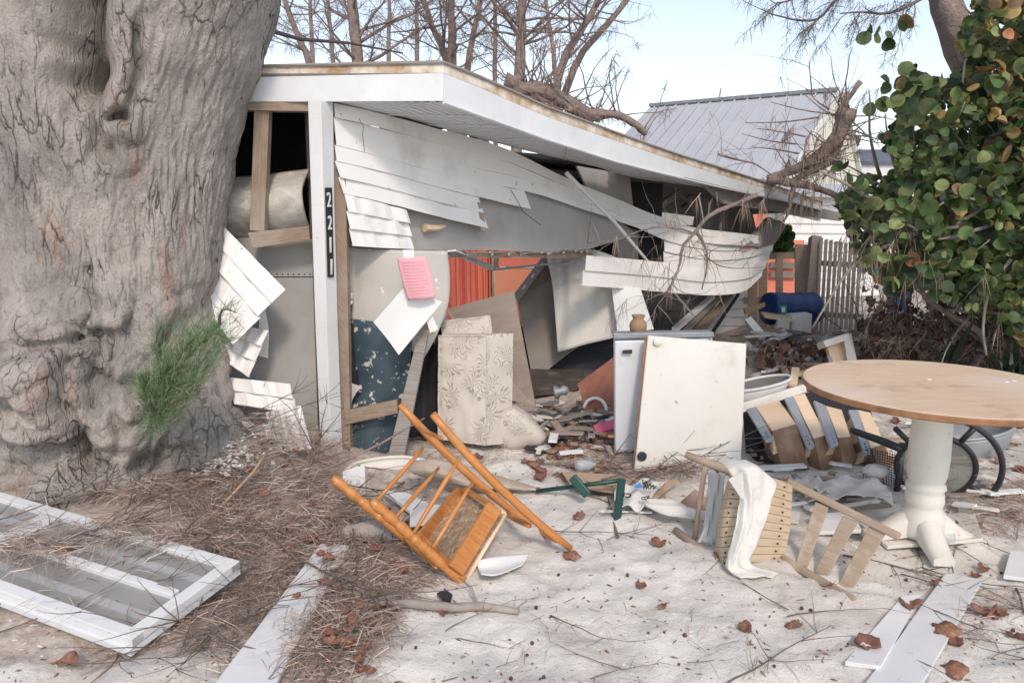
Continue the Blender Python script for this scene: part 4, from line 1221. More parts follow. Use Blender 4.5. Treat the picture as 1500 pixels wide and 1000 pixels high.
# ---------------- white boards
def gslab(pts, z=.02, t=.018, mb=None, **kw):
    mb = mb or MB()
    q = [G(x, y, z + gz(G(x, y).x, G(x, y).y)) for x, y in pts]
    mb.slab(*q, t, V((0, 0, -1)), **kw)
    return mb
one('white_board', gslab([(470, 796), (512, 798), (402, 1004), (312, 1004)], .055, nu=1, nv=10, wob=.008), M['white'], 'long white painted board running from the bottom edge towards the orange chair', 'board', bevel=.002)
one('white_board', gslab([(1337, 850), (1385, 862), (1345, 930), (1240, 975)][:0] or [(1322, 872), (1352, 868), (1290, 975), (1238, 968)], .02, wob=.004, nv=5), M['white'], 'narrow white board on the sand, left of a wider one at bottom right', 'board', bevel=.002)
mb = gslab([(1385, 838), (1440, 848), (1350, 1000), (1265, 1003)], .03, nv=8, wob=.006)
one('white_board', mb, M['white'], 'wide white panel with a ridged edge on the sand at bottom right', 'board', bevel=.002)
one('white_board', gslab([(1255, 762), (1428, 750), (1440, 788), (1300, 800)], .035, nu=8, wob=.01), M['cream'], 'pale board lying behind the table pedestal foot', 'board', bevel=.002)
one('white_board', gslab([(1480, 806), (1530, 812), (1530, 850), (1470, 842)], .03), M['white'], 'white broken board at the right edge of the picture', 'board', bevel=.002)
one('white_board', gslab([(1330, 770), (1400, 780), (1400, 790), (1330, 782)], .05), M['white'], 'thin white strip beside the pedestal foot', 'board')
mb = MB(); mb.slab(D(502, 690, 4.05), D(534, 680, 4.05), D(536, 768, 4.0), D(501, 742, 4.0), .02)
one('white_board', mb, M['white'], 'white plank end standing up behind the orange chair leg', 'board', bevel=.002)
mb = MB(); siding(mb, [D(430, 724, 3.95), D(527, 752, 3.9)], [D(434, 746, 3.88), D(505, 770, 3.84)], 2, .015, 8)
one('siding_scrap', mb, M['sid'], 'short piece of lapped white siding under twigs left of the orange chair', 'siding scrap', solid=.006)
one('white_scrap', gslab([(560, 716), (600, 722), (650, 745), (620, 765)], .05, nu=4, nv=4, wob=.03), M['paper'], 'crumpled white sheet behind the orange chair rungs', 'scrap')
one('white_scrap', gslab([(600, 735), (668, 740), (668, 762), (600, 770)], .06, nu=4, nv=4, wob=.02), M['white'], 'flat white plastic piece seen through the orange chair', 'scrap')
mb = MB(); mb.tube([G(505, 782, .04), G(540, 776, .06), G(580, 783, .05), G(612, 792, .03)], [.05, .055, .05, .03], 9, jit=.3)
one('log', mb, M['bark'], 'short grey log under the orange chair leg', 'log', smooth=True)
mb = MB(); mb.tube([G(470, 900, .03), G(560, 884, .03), G(600, 883, .02), G(660, 889, .02), G(705, 887, .015), G(760, 895, .012)], [.008, .014, .019, .02, .019, .013], 8, jit=.2)
mb.tube([G(700, 887, .02), G(690, 860, .04), G(672, 845, .06)], [.008, .006, .003], 6); mb.tube([G(600, 883, .02), G(560, 895, .03), G(500, 918, .03)], [.008, .006, .004], 6)
one('fallen_branch', mb, mk('grey_branch', (.38, .33, .29), (.26, .22, .19), 14, .9, .3), 'long grey barked branch lying on the sand below the orange chair', 'branch', smooth=True)
mb = MB(); mb.tube([G(430, 765, .1), G(470, 700, .45), G(530, 660, .62), G(600, 620, .8)][:0] or [D(440, 700, 3.9), D(500, 678, 4.0), D(560, 648, 4.1), D(622, 612, 4.2)], [.009, .008, .007, .004], 6, jit=.2)
mb.tube([D(440, 700, 3.9), D(380, 720, 3.8), D(300, 760, 3.5)], [.009, .011, .009], 6, jit=.2)
one('fallen_branch', mb, M['limb'], 'long bare stick leaning from the litter heap past the corner trim', 'branch', smooth=True)
mb = MB(); mb.tube([D(470, 640, 4.1), D(455, 680, 4.0), D(440, 720, 3.9)], [.004, .006, .008], 5)
for a, b in (((462, 650), (500, 600)), ((460, 660), (430, 600)), ((458, 668), (505, 640)), ((470, 640), (478, 590)), ((462, 655), (480, 690)), ((440, 700), (400, 640)), ((455, 680), (520, 660))):
    pts, _ = limb(mb, D(*a, 4.05), D(*b, 4.0) - D(*a, 4.05), (D(*b, 4.0) - D(*a, 4.05)).length, .0045, 5, .3, 6, 0)
    for _i in range(3): limb(mb, R.choice(pts[2:]), (R.uniform(-1, 1), R.uniform(-.4, .1), R.uniform(-.2, 1)), .12, .0025, 4, .4, 4, 0)
one('brushwood', mb, M['twig'], 'thin dark forked brushwood in front of the corner trim foot', 'branch', smooth=True)
mb = MB(); mb.tube([G(232, 790, .12), G(300, 742, .2), G(330, 700, .35), G(385, 658, .5)][:0] or [D(262, 805, 3.3), D(330, 735, 3.55), D(372, 690, 3.7), D(392, 660, 3.8)], [.004, .008, .009, .006], 6, jit=.2)
one('fallen_branch', mb, mk('tan_stick', (.42, .3, .21), (.3, .2, .14), 9), 'tan stick rising diagonally out of the litter at the tree foot', 'branch', smooth=True)

# ---------------- orange chair
oc = T('wooden_chair', 'orange varnished turned-leg chair tipped over with its woven seat facing left', 'chair', G(690, 840))
def turned(mb, a, b, r, rings=()):
    a, b = V(a), V(b); L = (b - a).length
    prof_ = []; n = 60
    for i in range(n + 1):
        t = i / n; q = r * (1 - .12 * abs(t - .5) * 2)
        if t < .03: q *= .6 + .4 * t / .03
        for c, wd_, am in rings:
            q *= 1 + am * math.exp(-((t - c) / wd_) ** 2)
        prof_.append((q, t * L))
    mb.lathe(prof_, a, b - a, 18)
tr_rings = [(.07, .03, .22), (.14, .008, -.2), (.2, .03, .2), (.27, .012, -.25), (.34, .05, .1), (.43, .01, -.2), (.47, .015, .15), (.52, .01, -.2), (.7, .12, .08)]
A0, A1 = D(487, 699, 3.32), D(632, 818, 3.38)
B0, B1 = D(544, 733, 3.02), D(677, 852, 3.08)
C0, C1 = D(586, 592, 3.56), D(790, 778, 3.72)
D0, D1 = D(634, 606, 3.24), D(836, 803, 3.37)
def bent(a, b, k=.012, n=9):
    d = (b - a); nrm = d.cross(V((0, 1, 0))).normalized()
    return [a.lerp(b, i / n) + nrm * k * (1 - 4 * (i / n - .5) ** 2) for i in range(n + 1)]
mb = MB(); turned(mb, A0, A1, .023, tr_rings); OB('front_leg', mb, M['orange'], oc, True)
mb = MB(); turned(mb, B0, B1, .023, tr_rings); OB('front_leg', mb, M['orange'], oc, True)
mb = MB(); mb.tube(bent(C0, C1, -.03), [.017, .019, .021, .021, .021, .021, .021, .02, .019, .016], 14); OB('back_post', mb, M['orange'], oc, True)
mb = MB(); mb.tube(bent(D0, D1, -.03), [.017, .019, .021, .021, .021, .021, .021, .02, .019, .016], 14); OB('back_post', mb, M['orange'], oc, True)
def onl(a, b, t): return a.lerp(b, t)
def rung(p, q, r=.0095):
    mb = MB(); mb.tube([p, p.lerp(q, .25), p.lerp(q, .5), p.lerp(q, .75), q], [r * .75, r * 1.1, r * 1.25, r * 1.1, r * .75], 10); OB('rung', mb, M['orange'], oc, True)
rung(D(620, 656, 3.6), D(552, 733, 3.34)); rung(D(643, 685, 3.62), D(581, 756, 3.35))
rung(D(670, 676, 3.27), D(606, 780, 3.04)); rung(D(692, 706, 3.29), D(634, 802, 3.05))
rung(D(612, 627, 3.57), D(648, 642, 3.26)); rung(D(694, 712, 3.64), D(722, 726, 3.3)); rung(D(740, 752, 3.68), D(776, 770, 3.36), .014); rung(D(785, 772, 3.7), D(815, 792, 3.37), .014)
rung(D(590, 785, 3.36), D(640, 832, 3.06))
sa, sb_, sc_, sd2 = D(676, 716, 3.62), D(733, 752, 3.3), D(674, 846, 3.08), D(617, 792, 3.36)
mb = MB(); mb.slab(D(672, 712, 3.6), D(683, 722, 3.62), D(627, 797, 3.37), D(611, 784, 3.33), .02); OB('apron', mb, M['orange'], oc, bevel=.003)
mb = MB(); mb.slab(D(717, 735, 3.26), D(736, 747, 3.3), D(679, 843, 3.06), D(660, 828, 3.02), .02); OB('apron', mb, M['orange'], oc, bevel=.003)
mb = MB(); mb.slab(D(679, 713, 3.6), D(720, 735, 3.3), D(716, 741, 3.3), D(675, 719, 3.6), .02); OB('apron', mb, M['orange'], oc, bevel=.003)
mb = MB(); mb.slab(D(614, 786, 3.36), D(618, 781, 3.36), D(680, 843, 3.08), D(673, 849, 3.06), .02); OB('apron', mb, M['orange'], oc, bevel=.003)
mb = MB(); mb.tube([D(740, 753, 3.33), D(684, 847, 3.1)], .011, 8); mb.tube([D(740, 753, 3.33), D(683, 716, 3.66)], .011, 8); OB('seat_rim', mb, M['pine'], oc, True)
woven = mk('woven_seat', (.5, .37, .25), (.32, .22, .14), 30, .85, .8, 60, (1, 8, 1), True, c3=(.62, .48, .34), c3s=30, c3t=(.5, .62), bd=.01)
off = (sb_ - sa).cross(sd2 - sa).normalized()
if off.y < 0: off = -off
mb = MB(); mb.slab(sa + off * .02, sb_ + off * .02, sc_ + off * .02, sd2 + off * .02, .02, nu=6, nv=8, wob=.01); OB('woven_seat', mb, woven, oc)
mb = MB()
for k in range(260):
    u, v = R.random(), R.random()
    p = sa.lerp(sb_, u).lerp(sd2.lerp(sc_, u), v) + off * .015
    mb.blade(p, (sd2 - sa).normalized() + V((R.uniform(-.3, .3), R.uniform(-.4, 0), R.uniform(-.3, .3))), R.uniform(.03, .09), .003, .2, R.choice([(.5, .38, .26), (.6, .48, .34), (.25, .17, .1)]))
OB('frayed_strands', mb, M['dry'], oc)
# white dish + black scrap
mb = MB(); mb.grid(rows([[G(698, 822, .05), G(725, 814, .05), G(775, 810, .015)], [G(700, 832, .02), G(730, 832, .025), G(770, 820, .01)], [G(705, 840, .05), G(728, 841, .045), G(765, 827, .02)]], 18, 10))
one('plastic_scoop', mb, M['paper'], 'white plastic scoop lying on the sand below the orange chair seat', 'scoop', smooth=True, solid=.004)
mb = MB(); mb.poly([G(640, 868, .02), G(652, 862, .03), G(663, 870, .02), G(660, 879, .012), G(648, 876, .02)], .012)
one('rubber_scrap', mb, M['black'], 'small black rubber scrap on sand under the orange chair', 'scrap')

# ---------------- slatted teak chair, on its side
tc_ = T('slatted_chair', 'broken weathered slatted garden chair lying on its side with a ladder back', 'chair', G(1080, 826))
def tb(name, pts, r, mat, lab=None, n=10):
    mb = MB(); mb.tube(pts, r, n)
    o = OB(name, mb, M[mat], tc_, True)
    if lab: o['label'] = lab
tb('leg', [D(1004, 665, 3.55), D(1042, 680, 3.5), D(1082, 695, 3.42)], [.017, .022, .024], 'slatd')
tb('leg', [D(989, 776, 3.6), D(1020, 800, 3.45), D(1056, 824, 3.3)], [.018, .022, .024], 'slatd')
tb('stretcher', [D(1033, 682, 3.5), D(1017, 790, 3.5)], .013, 'slatd')
tb('stretcher', [D(1024, 795, 3.5), D(1060, 800, 3.55)], .012, 'slatd')
ns = 10
for k in range(ns):
    v0 = k / ns; v1 = (k + .9) / ns
    def pt(u, v, e=0):
        # u 0 = rolled front edge, 1 = back edge near the ladder
        rowt = [D(1070, 692, 3.34), D(1079, 690, 3.27), D(1096, 694, 3.25), D(1130, 700, 3.3), D(1161, 712, 3.42)]
        rowm = [D(1052, 760, 3.32), D(1062, 758, 3.25), D(1084, 758, 3.22), D(1122, 764, 3.26), D(1158, 770, 3.34)]
        rowb = [D(1048, 828, 3.30), D(1058, 832, 3.22), D(1076, 826, 3.2), D(1110, 824, 3.22), D(1147, 822, 3.28)]
        return interp([interp(rowt, u), interp(rowm, u), interp(rowb, u)], v)
    mb = MB()
    us_ = [0, .08, .16, .22, .3, .45, .6, .8, 1]
    du = R.uniform(-.012, .012)
    F_ = [[pt(u, v0), pt(u, v1)] for u in us_]
    Bk = [[p + V((.004, .016, 0)) for p in r] for r in F_]
    FT = [r[0] for r in F_]; FB = [r[1] for r in F_]; BT = [r[0] for r in Bk]; BB = [r[1] for r in Bk]
    mb.grid([FT, FB]); mb.grid([FB, BB]); mb.grid([BT, FT]); mb.grid([BB, BT])
    for e in (0, -1):
        b = mb.add([FT[e], FB[e], BB[e], BT[e]]); mb.q([b, b + 1, b + 2, b + 3])
    OB('slat', mb, M['slat'], tc_)
    mb = MB(); q = pt(.9, v0 + .045); mb.lathe([(.0045, 0), (.0045, .004)], q + V((0, -.004, 0)), (0, -1, .1), 8); q = pt(.3, v0 + .045); mb.lathe([(.0045, 0), (.0045, .004)], q + V((0, -.004, 0)), (0, -1, .1), 8)
    OB('screw', mb, M['inkblack'], tc_)
BT0, BT1 = D(1153, 705, 3.46), D(1318, 786, 3.04)
BB0, BB1 = D(1146, 817, 3.27), D(1252, 880, 2.89)
def flat(name, a, b, w_, h, upv, mat='slatd'):
    mb = MB(); mb.beam(a, b, w_, h, upv); OB(name, mb, M[mat], tc_, bevel=.006)
bn = (BT1 - BT0).cross(BB0 - BT0).normalized()
flat('back_rail', BT0, BT1, .022, .036, (BB0 - BT0).normalized())
flat('back_rail', BB0, BB1, .022, .036, (BB0 - BT0).normalized())
for a, b, c, d in (((1194, 734), (1213, 742), (1182, 832), (1166, 824)), ((1234, 754), (1256, 763), (1211, 846), (1193, 838)), ((1272, 770), (1297, 780), (1247, 866), (1228, 856))):
    # slats lie in the plane of the two rails
    n_ = bn
    q = [PL(*x, BT0 + (0.0) * n_, n_) for x in (a, b, c, d)]
    mb = MB(); mb.slab(*q, .012, nv=4, wob=.01); OB('back_slat', mb, M['slatd'], tc_, bevel=.004)
mb = MB()
for k in range(14):
    mb.blade(BT0 + V((0, 0, .005)), V((R.uniform(-1.4, .2), R.uniform(-.3, .3), R.uniform(-.2, .8))), R.uniform(.02, .05), .006, 0, (.3, .2, .13))
    mb.blade(BB0.lerp(BB1, .72) + V((0, 0, .01)), V((R.uniform(-1, 1), R.uniform(-.3, .3), R.uniform(0, 1))), R.uniform(.02, .05), .006, 0, (.3, .2, .13))
OB('splinter', mb, M['dry'], tc_)
# cloth over it
def drape(u, v, p): return V((.0, .009 * sin(u * 9 + v * 4) + .004 * sin(u * 21 - v * 12) + .010 * noise.noise(p * 14) + .004 * noise.noise(p * 45), .003 * sin(u * 12)))
mb = MB()
mb.grid(rows([[D(1050, 673, 3.36), D(1072, 671, 3.3), D(1092, 674, 3.28), D(1104, 686, 3.3)],
              [D(1068, 690, 3.2), D(1090, 684, 3.18), D(1112, 688, 3.18), D(1136, 704, 3.22)],
              [D(1084, 725, 3.16), D(1096, 722, 3.15), D(1110, 726, 3.15), D(1128, 735, 3.18)],
              [D(1080, 760, 3.15), D(1092, 762, 3.14), D(1106, 762, 3.14), D(1119, 768, 3.16)],
              [D(1070, 800, 3.14), D(1080, 802, 3.12), D(1092, 802, 3.12), D(1107, 800, 3.14)],
              [D(1062, 828, 3.14), D(1072, 832, 3.11), D(1086, 830, 3.11), D(1100, 824, 3.13)],
              [D(1075, 844, 3.09), D(1092, 846, 3.05), D(1120, 845, 3.06), D(1142, 840, 3.08)]], 34, 60, drape))
tag(OB('white_towel', mb, M['cloth'], None, True, solid=.006), 'limp white towel hung over the slatted chair seat', 'towel')
mb = MB()
mb.grid(rows([[D(1040, 690, 3.45), D(1062, 694, 3.4)], [D(1036, 730, 3.46), D(1056, 735, 3.42)], [D(1030, 770, 3.46), D(1050, 775, 3.42)], [D(1020, 794, 3.45), D(1048, 796, 3.4)]], 16, 30, drape))
tag(OB('grey_rag', mb, M['clothg'], None, True, solid=.006), 'greyish rag hanging inside the slatted chair legs', 'rag')
mb = MB(); mb.poly([D(1067, 702, 3.14), D(1088, 690, 3.12), D(1090, 728, 3.13), D(1086, 730, 3.13)], .006); OB('towel_fold', mb, M['cloth'], bpy.data.objects['white_towel'])

# ---------------- round table
tx, ty = 2.045, 3.47
rt_ = T('round_table', 'round wooden table with a cream turned pedestal standing in the sand at right', 'table', (tx, ty, 0))
mb = MB(); mb.lathe([(.585, .775), (.6, .785), (.601, .802), (.594, .806)], (tx, ty, 0), (0, 0, 1), 96); OB('tabletop', mb, M['oak'], rt_)
mb = MB(); mb.lathe([(.5975, .772), (.605, .778), (.606, .797), (.602, .8035)], (tx, ty, 0), (0, 0, 1), 96, cap=False); OB('edge_band', mb, M['rim'], rt_, solid=.003)
pr_ = [(.12, .77), (.1, .765), (.088, .74), (.086, .66), (.092, .55), (.094, .45), (.09, .36), (.084, .33), (.075, .315), (.088, .305), (.092, .29), (.08, .275), (.086, .255), (.09, .22), (.083, .2), (.08, .185), (.1, .16), (.105, .06), (.1, .04)]
mb = MB(); mb.lathe(pr_[::-1], (tx, ty, 0), (0, 0, 1), 40); OB('pedestal', mb, M['cream'], rt_, True)
for a in (-97, 173, 83, -7):
    a = radians(a); d = V((cos(a), sin(a), 0)); s_ = V((-sin(a), cos(a), 0))
    mb = MB()
    P = []
    for k in range(10):
        t = k / 9; rr = .05 + .22 * t; h = .19 - .15 * sin(t * 1.4) ** 1.2 ; w_ = .055 - .008 * t
        o = V((tx, ty, 0)) + d * rr
        b_ = 0 if t > .8 else .045 * (1 - t)
        P.append([o - s_ * w_ + V((0, 0, b_)), o - s_ * w_ + V((0, 0, h * .75)), o - s_ * w_ * .5 + V((0, 0, h)), o + s_ * w_ * .5 + V((0, 0, h)), o + s_ * w_ + V((0, 0, h * .75)), o + s_ * w_ + V((0, 0, b_))])
    mb.grid(P)
    b = mb.add(P[-1]); mb.q([b + i for i in range(6)])
    OB('foot', mb, M['cream'], rt_, True)
for dx, dy in ((.02, .1), (.37, .05), (.42, .07)):
    mb = MB(); mb.lathe([(.012, .8), (.011, .8088)], (tx + dx, ty + dy, 0), (0, 0, 1), 10)
    tag(OB('shell_bit', mb, M['paper']), 'small white chip lying on the round tabletop', 'shell', 'white chips on the table')

# ---------------- fridge and loose door
fr = T('mini_fridge', 'white undercounter refrigerator standing in the opening with a small dark badge', 'refrigerator', G(970, 665))
fa, fb = D(899, 497, 4.78), D(1044, 494, 4.95)
fc, fd = D(1044, 660, 4.95), D(900, 664, 4.8)
mb = MB(); mb.slab(fa, fb, fc, fd, .15, V((.12, 1, 0))); OB('cabinet', mb, M['appl'], fr, bevel=.012)
mb = MB(); mb.slab(D(901, 499, 4.73), D(1040, 497, 4.86), D(1040, 660, 4.86), D(902, 662, 4.75), .04); OB('door', mb, M['appl'], fr, bevel=.012)
mb = MB(); mb.slab(D(899, 488, 4.72), D(1046, 486, 4.9), D(1046, 494, 4.9), D(899, 497, 4.72), .24, V((.12, 1, -.10))); OB('worktop', mb, M['galv'], fr, bevel=.008)
mb = MB(); mb.slab(D(912, 513, 4.715), D(926, 512, 4.72), D(926, 518, 4.72), D(912, 518, 4.715), .006)
OB('badge', mb, M['black'], fr)
mb = MB(); mb.lathe([(.02, 0), (.02, .03)], D(912, 664, 4.85) - V((0, 0, .03)), (0, 0, 1), 10); mb.lathe([(.02, 0), (.02, .03)], D(1030, 664, 4.95) - V((0, 0, .03)), (0, 0, 1), 10); OB('foot', mb, M['black'], fr)
ld_ = T('loose_door', 'cream enamelled appliance door leaning upright against the refrigerator', 'appliance door', G(1010, 690))
mb = MB(); mb.slab(D(949, 491, 4.66), D(1094, 503, 4.62), D(1085, 691, 4.42), D(929, 690, 4.46), .035); OB('door_skin', mb, M['panel'], ld_, bevel=.008)
mb = MB(); mb.slab(D(944, 493, 4.69), D(950, 492, 4.68), D(932, 691, 4.49), D(926, 690, 4.5), .03); OB('rusty_edge', mb, M['rim'], ld_, bevel=.003)
mb = MB(); mb.lathe([(.03, 0), (.03, .004), (.022, .006)], D(940, 667, 4.475) - V((0, .01, 0)), (0, -1, .1), 24); OB('hole_cover', mb, M['black'], ld_)
mb = MB(); mb.lathe([(.026, 0), (.026, .01), (.02, .012), (.012, .016)], D(963, 500, 4.64) - V((0, .005, 0)), (0, -1, .1), 20); OB('knob', mb, M['cream'], ld_)
mb = MB(); mb.tube([D(1002, 648, 4.44), D(1018, 630, 4.46)], .0015, 4); OB('scratch', mb, M['dgrey'], ld_)
# clay jar
c = D(934.5, 486, 4.95)
mb = MB(); s_ = .0046
mb.lathe([(10 * s_, 0), (12 * s_, 3 * s_), (13 * s_, 9 * s_), (12 * s_, 14 * s_), (8.5 * s_, 18 * s_), (7.5 * s_, 20 * s_), (9.5 * s_, 23 * s_), (10 * s_, 25 * s_), (8.6 * s_, 25.5 * s_), (7 * s_, 20 * s_)], c, (0, 0, 1), 28)
one('clay_jar', mb, M['clay'], 'small brown clay jar with a flared neck standing on the refrigerator', 'jar', smooth=True)

# ---------------- dresser
dr = T('fallen_dresser', 'chest of drawers tipped over behind the slatted chair showing four drawer backs', 'dresser', G(1180, 705))
mb = MB(); mb.slab(D(1087, 590, 4.98), D(1180, 562, 5.2), D(1182, 574, 5.18), D(1088, 604, 4.96), .05); OB('top_edge', mb, M['cream'], dr, bevel=.003)
mb = MB(); mb.slab(D(1088, 604, 5.0), D(1112, 660, 4.7), D(1150, 705, 4.5), D(1096, 712, 4.8), .03); OB('side_panel', mb, M['dark'], dr)
mb = MB(); mb.slab(D(1182, 704, 4.36), D(1264, 692, 4.5), D(1266, 700, 4.5), D(1184, 714, 4.36), .03); OB('bottom_edge', mb, M['cream'], dr, bevel=.003)
mb = MB(); mb.slab(D(1090, 602, 5.25), D(1262, 552, 5.5), D(1300, 690, 4.85), D(1130, 712, 4.65), .03); OB('carcass_back', mb, M['dark'], dr)
ds = [((1107, 595), (1142, 587), (1167, 622), (1132, 632), (1192, 702), (1147, 690), (1093, 599), (1121, 645)),
      ((1162, 580), (1179, 576), (1210, 637), (1192, 642), (1229, 697), (1206, 701), (1149, 583), (1184, 659)),
      ((1210, 594), (1233, 600), (1246, 639), (1228, 641), (1262, 691), (1238, 695), (1193, 586), (1218, 655)),
      ((1257, 600), (1275, 604), (1296, 650), (1276, 656), (1312, 700), (1296, 712), (1243, 600), (1265, 661))]
for a, b, c, d, e, f, r0, r1 in ds:
    dw = MB()
    q = [D(*a, 4.95), D(*b, 5.0), D(*c, 4.58), D(*d, 4.52)]
    dw.slab(*q, .16)
    o = OB('drawer', dw, M['pine'], dr, bevel=.002)
    mb = MB(); mb.slab(q[3] - V((0, .004, 0)), q[2] - V((0, .004, 0)), D(*e, 4.62), D(*f, 4.56), .14); OB('drawer_back', mb, M['pined'], o, bevel=.002)
    mb = MB(); w0 = V((.055, -.0, 0))
    mb.slab(D(*r0, 4.90), D(a[0], a[1], 4.90), D(d[0] + 1, d[1] + 10, 4.43), D(*r1, 4.43), .02); OB('drawer_slide', mb, M['slide'], o, bevel=.002)
    mb = MB()
    for t in (.8, .86, .93):
        p = D(*r0, 4.90).lerp(D(*r1, 4.43), t).lerp(D(a[0], a[1], 4.90).lerp(D(d[0] + 1, d[1] + 10, 4.43), t), .5)
        mb.lathe([(.006, 0), (.006, .003)], p, (0, -1, .2), 6)
    OB('screw_hole', mb, M['inkblack'], o)

# ---------------- black ring stand, basin
rs = T('patio_stand', 'overturned black tubular patio stand with a round smoked glass disc behind the table pedestal', 'patio stand', G(1375, 745))
RC = D(1370, 684, 4.15)
rx = V((.93, -.36, 0)).normalized(); ry = V((-.05, -.25, 1)).normalized(); rx = (rx - ry * rx.dot(ry)).normalized()
def rp_(r, a, o=0): return RC + (rx * cos(a) + ry * sin(a)) * r + rx.cross(ry) * o
def ring(name, r, tr, a0=0, a1=2 * pi, oo=0):
    mb = MB(); mb.tube([rp_(r, a0 + (a1 - a0) * i / 60, oo) for i in range(61)], tr, 10); OB(name, mb, M['black'], rs, True)
ring('base_ring', .335, .017, -1.9, 2.0); ring('disc_rim', .205, .016)
mb = MB(); mb.lathe([(.2, -.004), (.2, .004)], RC, rx.cross(ry), 48); OB('glass_disc', mb, M['smoke'], rs)
for a in (1.1, -.45, -1.6, 2.4):
    mb = MB(); mb.tube([rp_(.2, a), rp_(.335, a)], .016, 8); OB('spoke', mb, M['black'], rs, True)
mb = MB(); mb.tube([D(1248, 630, 4.5), D(1290, 645, 4.3), D(1322, 658, 4.2)], [.02, .024, .024], 10); OB('leg', mb, M['black'], rs, True)
mb = MB(); mb.tube([D(1268, 706, 4.4), D(1290, 728, 4.3), D(1330, 736, 4.15)], .02, 10); OB('leg', mb, M['black'], rs, True)
mb = MB(); mb.tube([D(1322, 650, 4.25), D(1318, 690, 4.22), D(1312, 732, 4.2)], .02, 10); OB('leg', mb, M['black'], rs, True)
mb = MB()
for k in range(15):
    t = k / 14; mb.tube([D(1268, 655 + 48 * t, 4.45), D(1292, 662 + 50 * t, 4.33), D(1318, 668 + 56 * t, 4.28)], .0022, 3); mb.tube([D(1268 + 50 * t, 657 + 6 * t, 4.45 - .17 * t), D(1264 + 52 * t, 704 + 20 * t, 4.42 - .14 * t)], .0022, 3)
OB('torn_netting', mb, M['dark'], rs)
mb = MB()
bc = D(1418, 628, 4.9)
P = []
for j in range(9):
    t = j / 8
    r_ = .27 * math.sqrt(1 - (t * .93) ** 2.6)
    P.append([bc + V((cos(a) * r_ * 1.05, sin(a) * r_ * .75, .0 - .25 * t + .05 * cos(a))) for a in [2 * pi * i / 40 for i in range(41)]])
mb.grid(P); mb.tube(P[0], .012, 6)
b = mb.add(P[-1][:-1]); mb.q([b + i for i in range(40)])
one('steel_basin', mb, M['galv'], 'dull grey metal basin resting behind the black patio stand', 'basin', smooth=True, solid=.004)

# ---------------- green metal frame, shirt, cardboard, bottle
gf = T('green_frame', 'bent dark green metal tube frame lying on the sand before the loose door', 'metal frame', G(860, 730))
def gt(nm, *p, r=.014):
    mb = MB(); mb.tube(p, r, 10); OB(nm, mb, M['green'], gf, True)
gt('tube', D(786, 719, 4.12), D(850, 711, 4.05), D(910, 703, 3.95), r=.013)
mb = MB(); mb.beam(D(911, 702, 3.92), D(903, 765, 3.72), .04, .03, (0, 1, 0)); OB('leg', mb, M['green'], gf, bevel=.004)
mb = MB(); mb.beam(D(838, 698, 3.98), D(861, 725, 3.94), .05, .04, (0, 1, 0)); OB('bracket', mb, M['green'], gf, bevel=.006)
one('cardboard', gslab([(822, 690), (935, 697), (905, 722), (838, 712)], .05, .006), mk('cardboard', (.5, .37, .26), (.44, .32, .22), 4, .85), 'flat piece of brown cardboard under the green metal frame', 'cardboard')
one('cardboard', gslab([(962, 700), (995, 703), (958, 733), (938, 735)], .06, .006), MATS['cardboard'], 'tan cardboard strip poking out beside the printed shirt', 'cardboard')
def crump(u, v, p): return V((0, 0, .014 * sin(u * 13 + v * 4) + .012 * noise.noise(V((u * 4, v * 4, 2)))))
sh = T('printed_shirt', 'crumpled white shirt with black lettering on the sand right of the green tube', 'shirt', G(930, 735))
mb = MB(); mb.grid(rows([[D(901, 712, 3.98), D(925, 707, 4.02), D(948, 701, 4.05), D(978, 705, 4.05)], [D(900, 728, 3.86), D(925, 724, 3.88), D(948, 720, 3.9), D(962, 720, 3.92)], [D(902, 738, 3.8), D(922, 742, 3.76), D(938, 746, 3.74), D(950, 738, 3.8)]], 30, 22, crump))
OB('fabric', mb, M['cloth'], sh, True, solid=.006)
def txt(s, px, py, Y, size, rot, parent, mat, tilt=(1.05, 0, 0)):
    c = bpy.data.curves.new('lettering', 'FONT'); c.body = s; c.size = size; c.extrude = .001; c.offset = .0015
    o = bpy.data.objects.new('lettering', c); COL.objects.link(o); c.materials.append(mat)
    from mathutils import Euler
    return tomesh(o, parent, Matrix.Translation(D(px, py, Y) - OFF[parent.name]) @ Euler((tilt[0], rot, tilt[2])).to_matrix().to_4x4())
txt('CI', 926, 723, 3.80, .05, pi + .12, sh, M['inkblack'])
txt('VNW', 939, 708, 3.86, .036, .45, sh, M['inkblack']); txt('MC', 942, 715, 3.83, .03, .1, sh, M['inkblack']); txt('COR', 940, 732, 3.76, .022, -.2, sh, M['inkblack'])
mb = MB(); mb.poly([D(929, 712, 3.84), D(938, 706, 3.86), D(941, 713, 3.85), D(930, 715, 3.83)], .002); OB('print', mb, M['inkblue'], sh)
mb = MB(); mb.grid(rows([[D(950, 733, 3.85), D(1000, 738, 3.75), D(1046, 752, 3.6)], [D(945, 742, 3.75), D(990, 752, 3.65), D(1046, 770, 3.5)]], 40, 10, lambda u, v, p: V((0, 0, .02 * sin(v * 9 + u * 6)))))
one('white_rag', mb, M['cloth'], 'twisted white rag trailing from the shirt towards the slatted chair', 'rag', smooth=True, solid=.006)
mb = MB(); a = D(844, 681, 4.45); b = D(872, 680, 4.5)
mb.lathe([(.02, 0), (.034, .006), (.036, .05), (.034, .09), (.022, .115), (.014, .125), (.014, .14)], a, b - a, 20)
one('plastic_bottle', mb, M['plastic'], 'clear crushed plastic bottle lying on the sand before the refrigerator', 'bottle', smooth=True)
mb = MB(); mb.beam(G(880, 748, .01), G(955, 750, .01), .012, .01); one('white_stick', mb, M['white'], 'thin white stick flat on the sand under the shirt', 'stick')
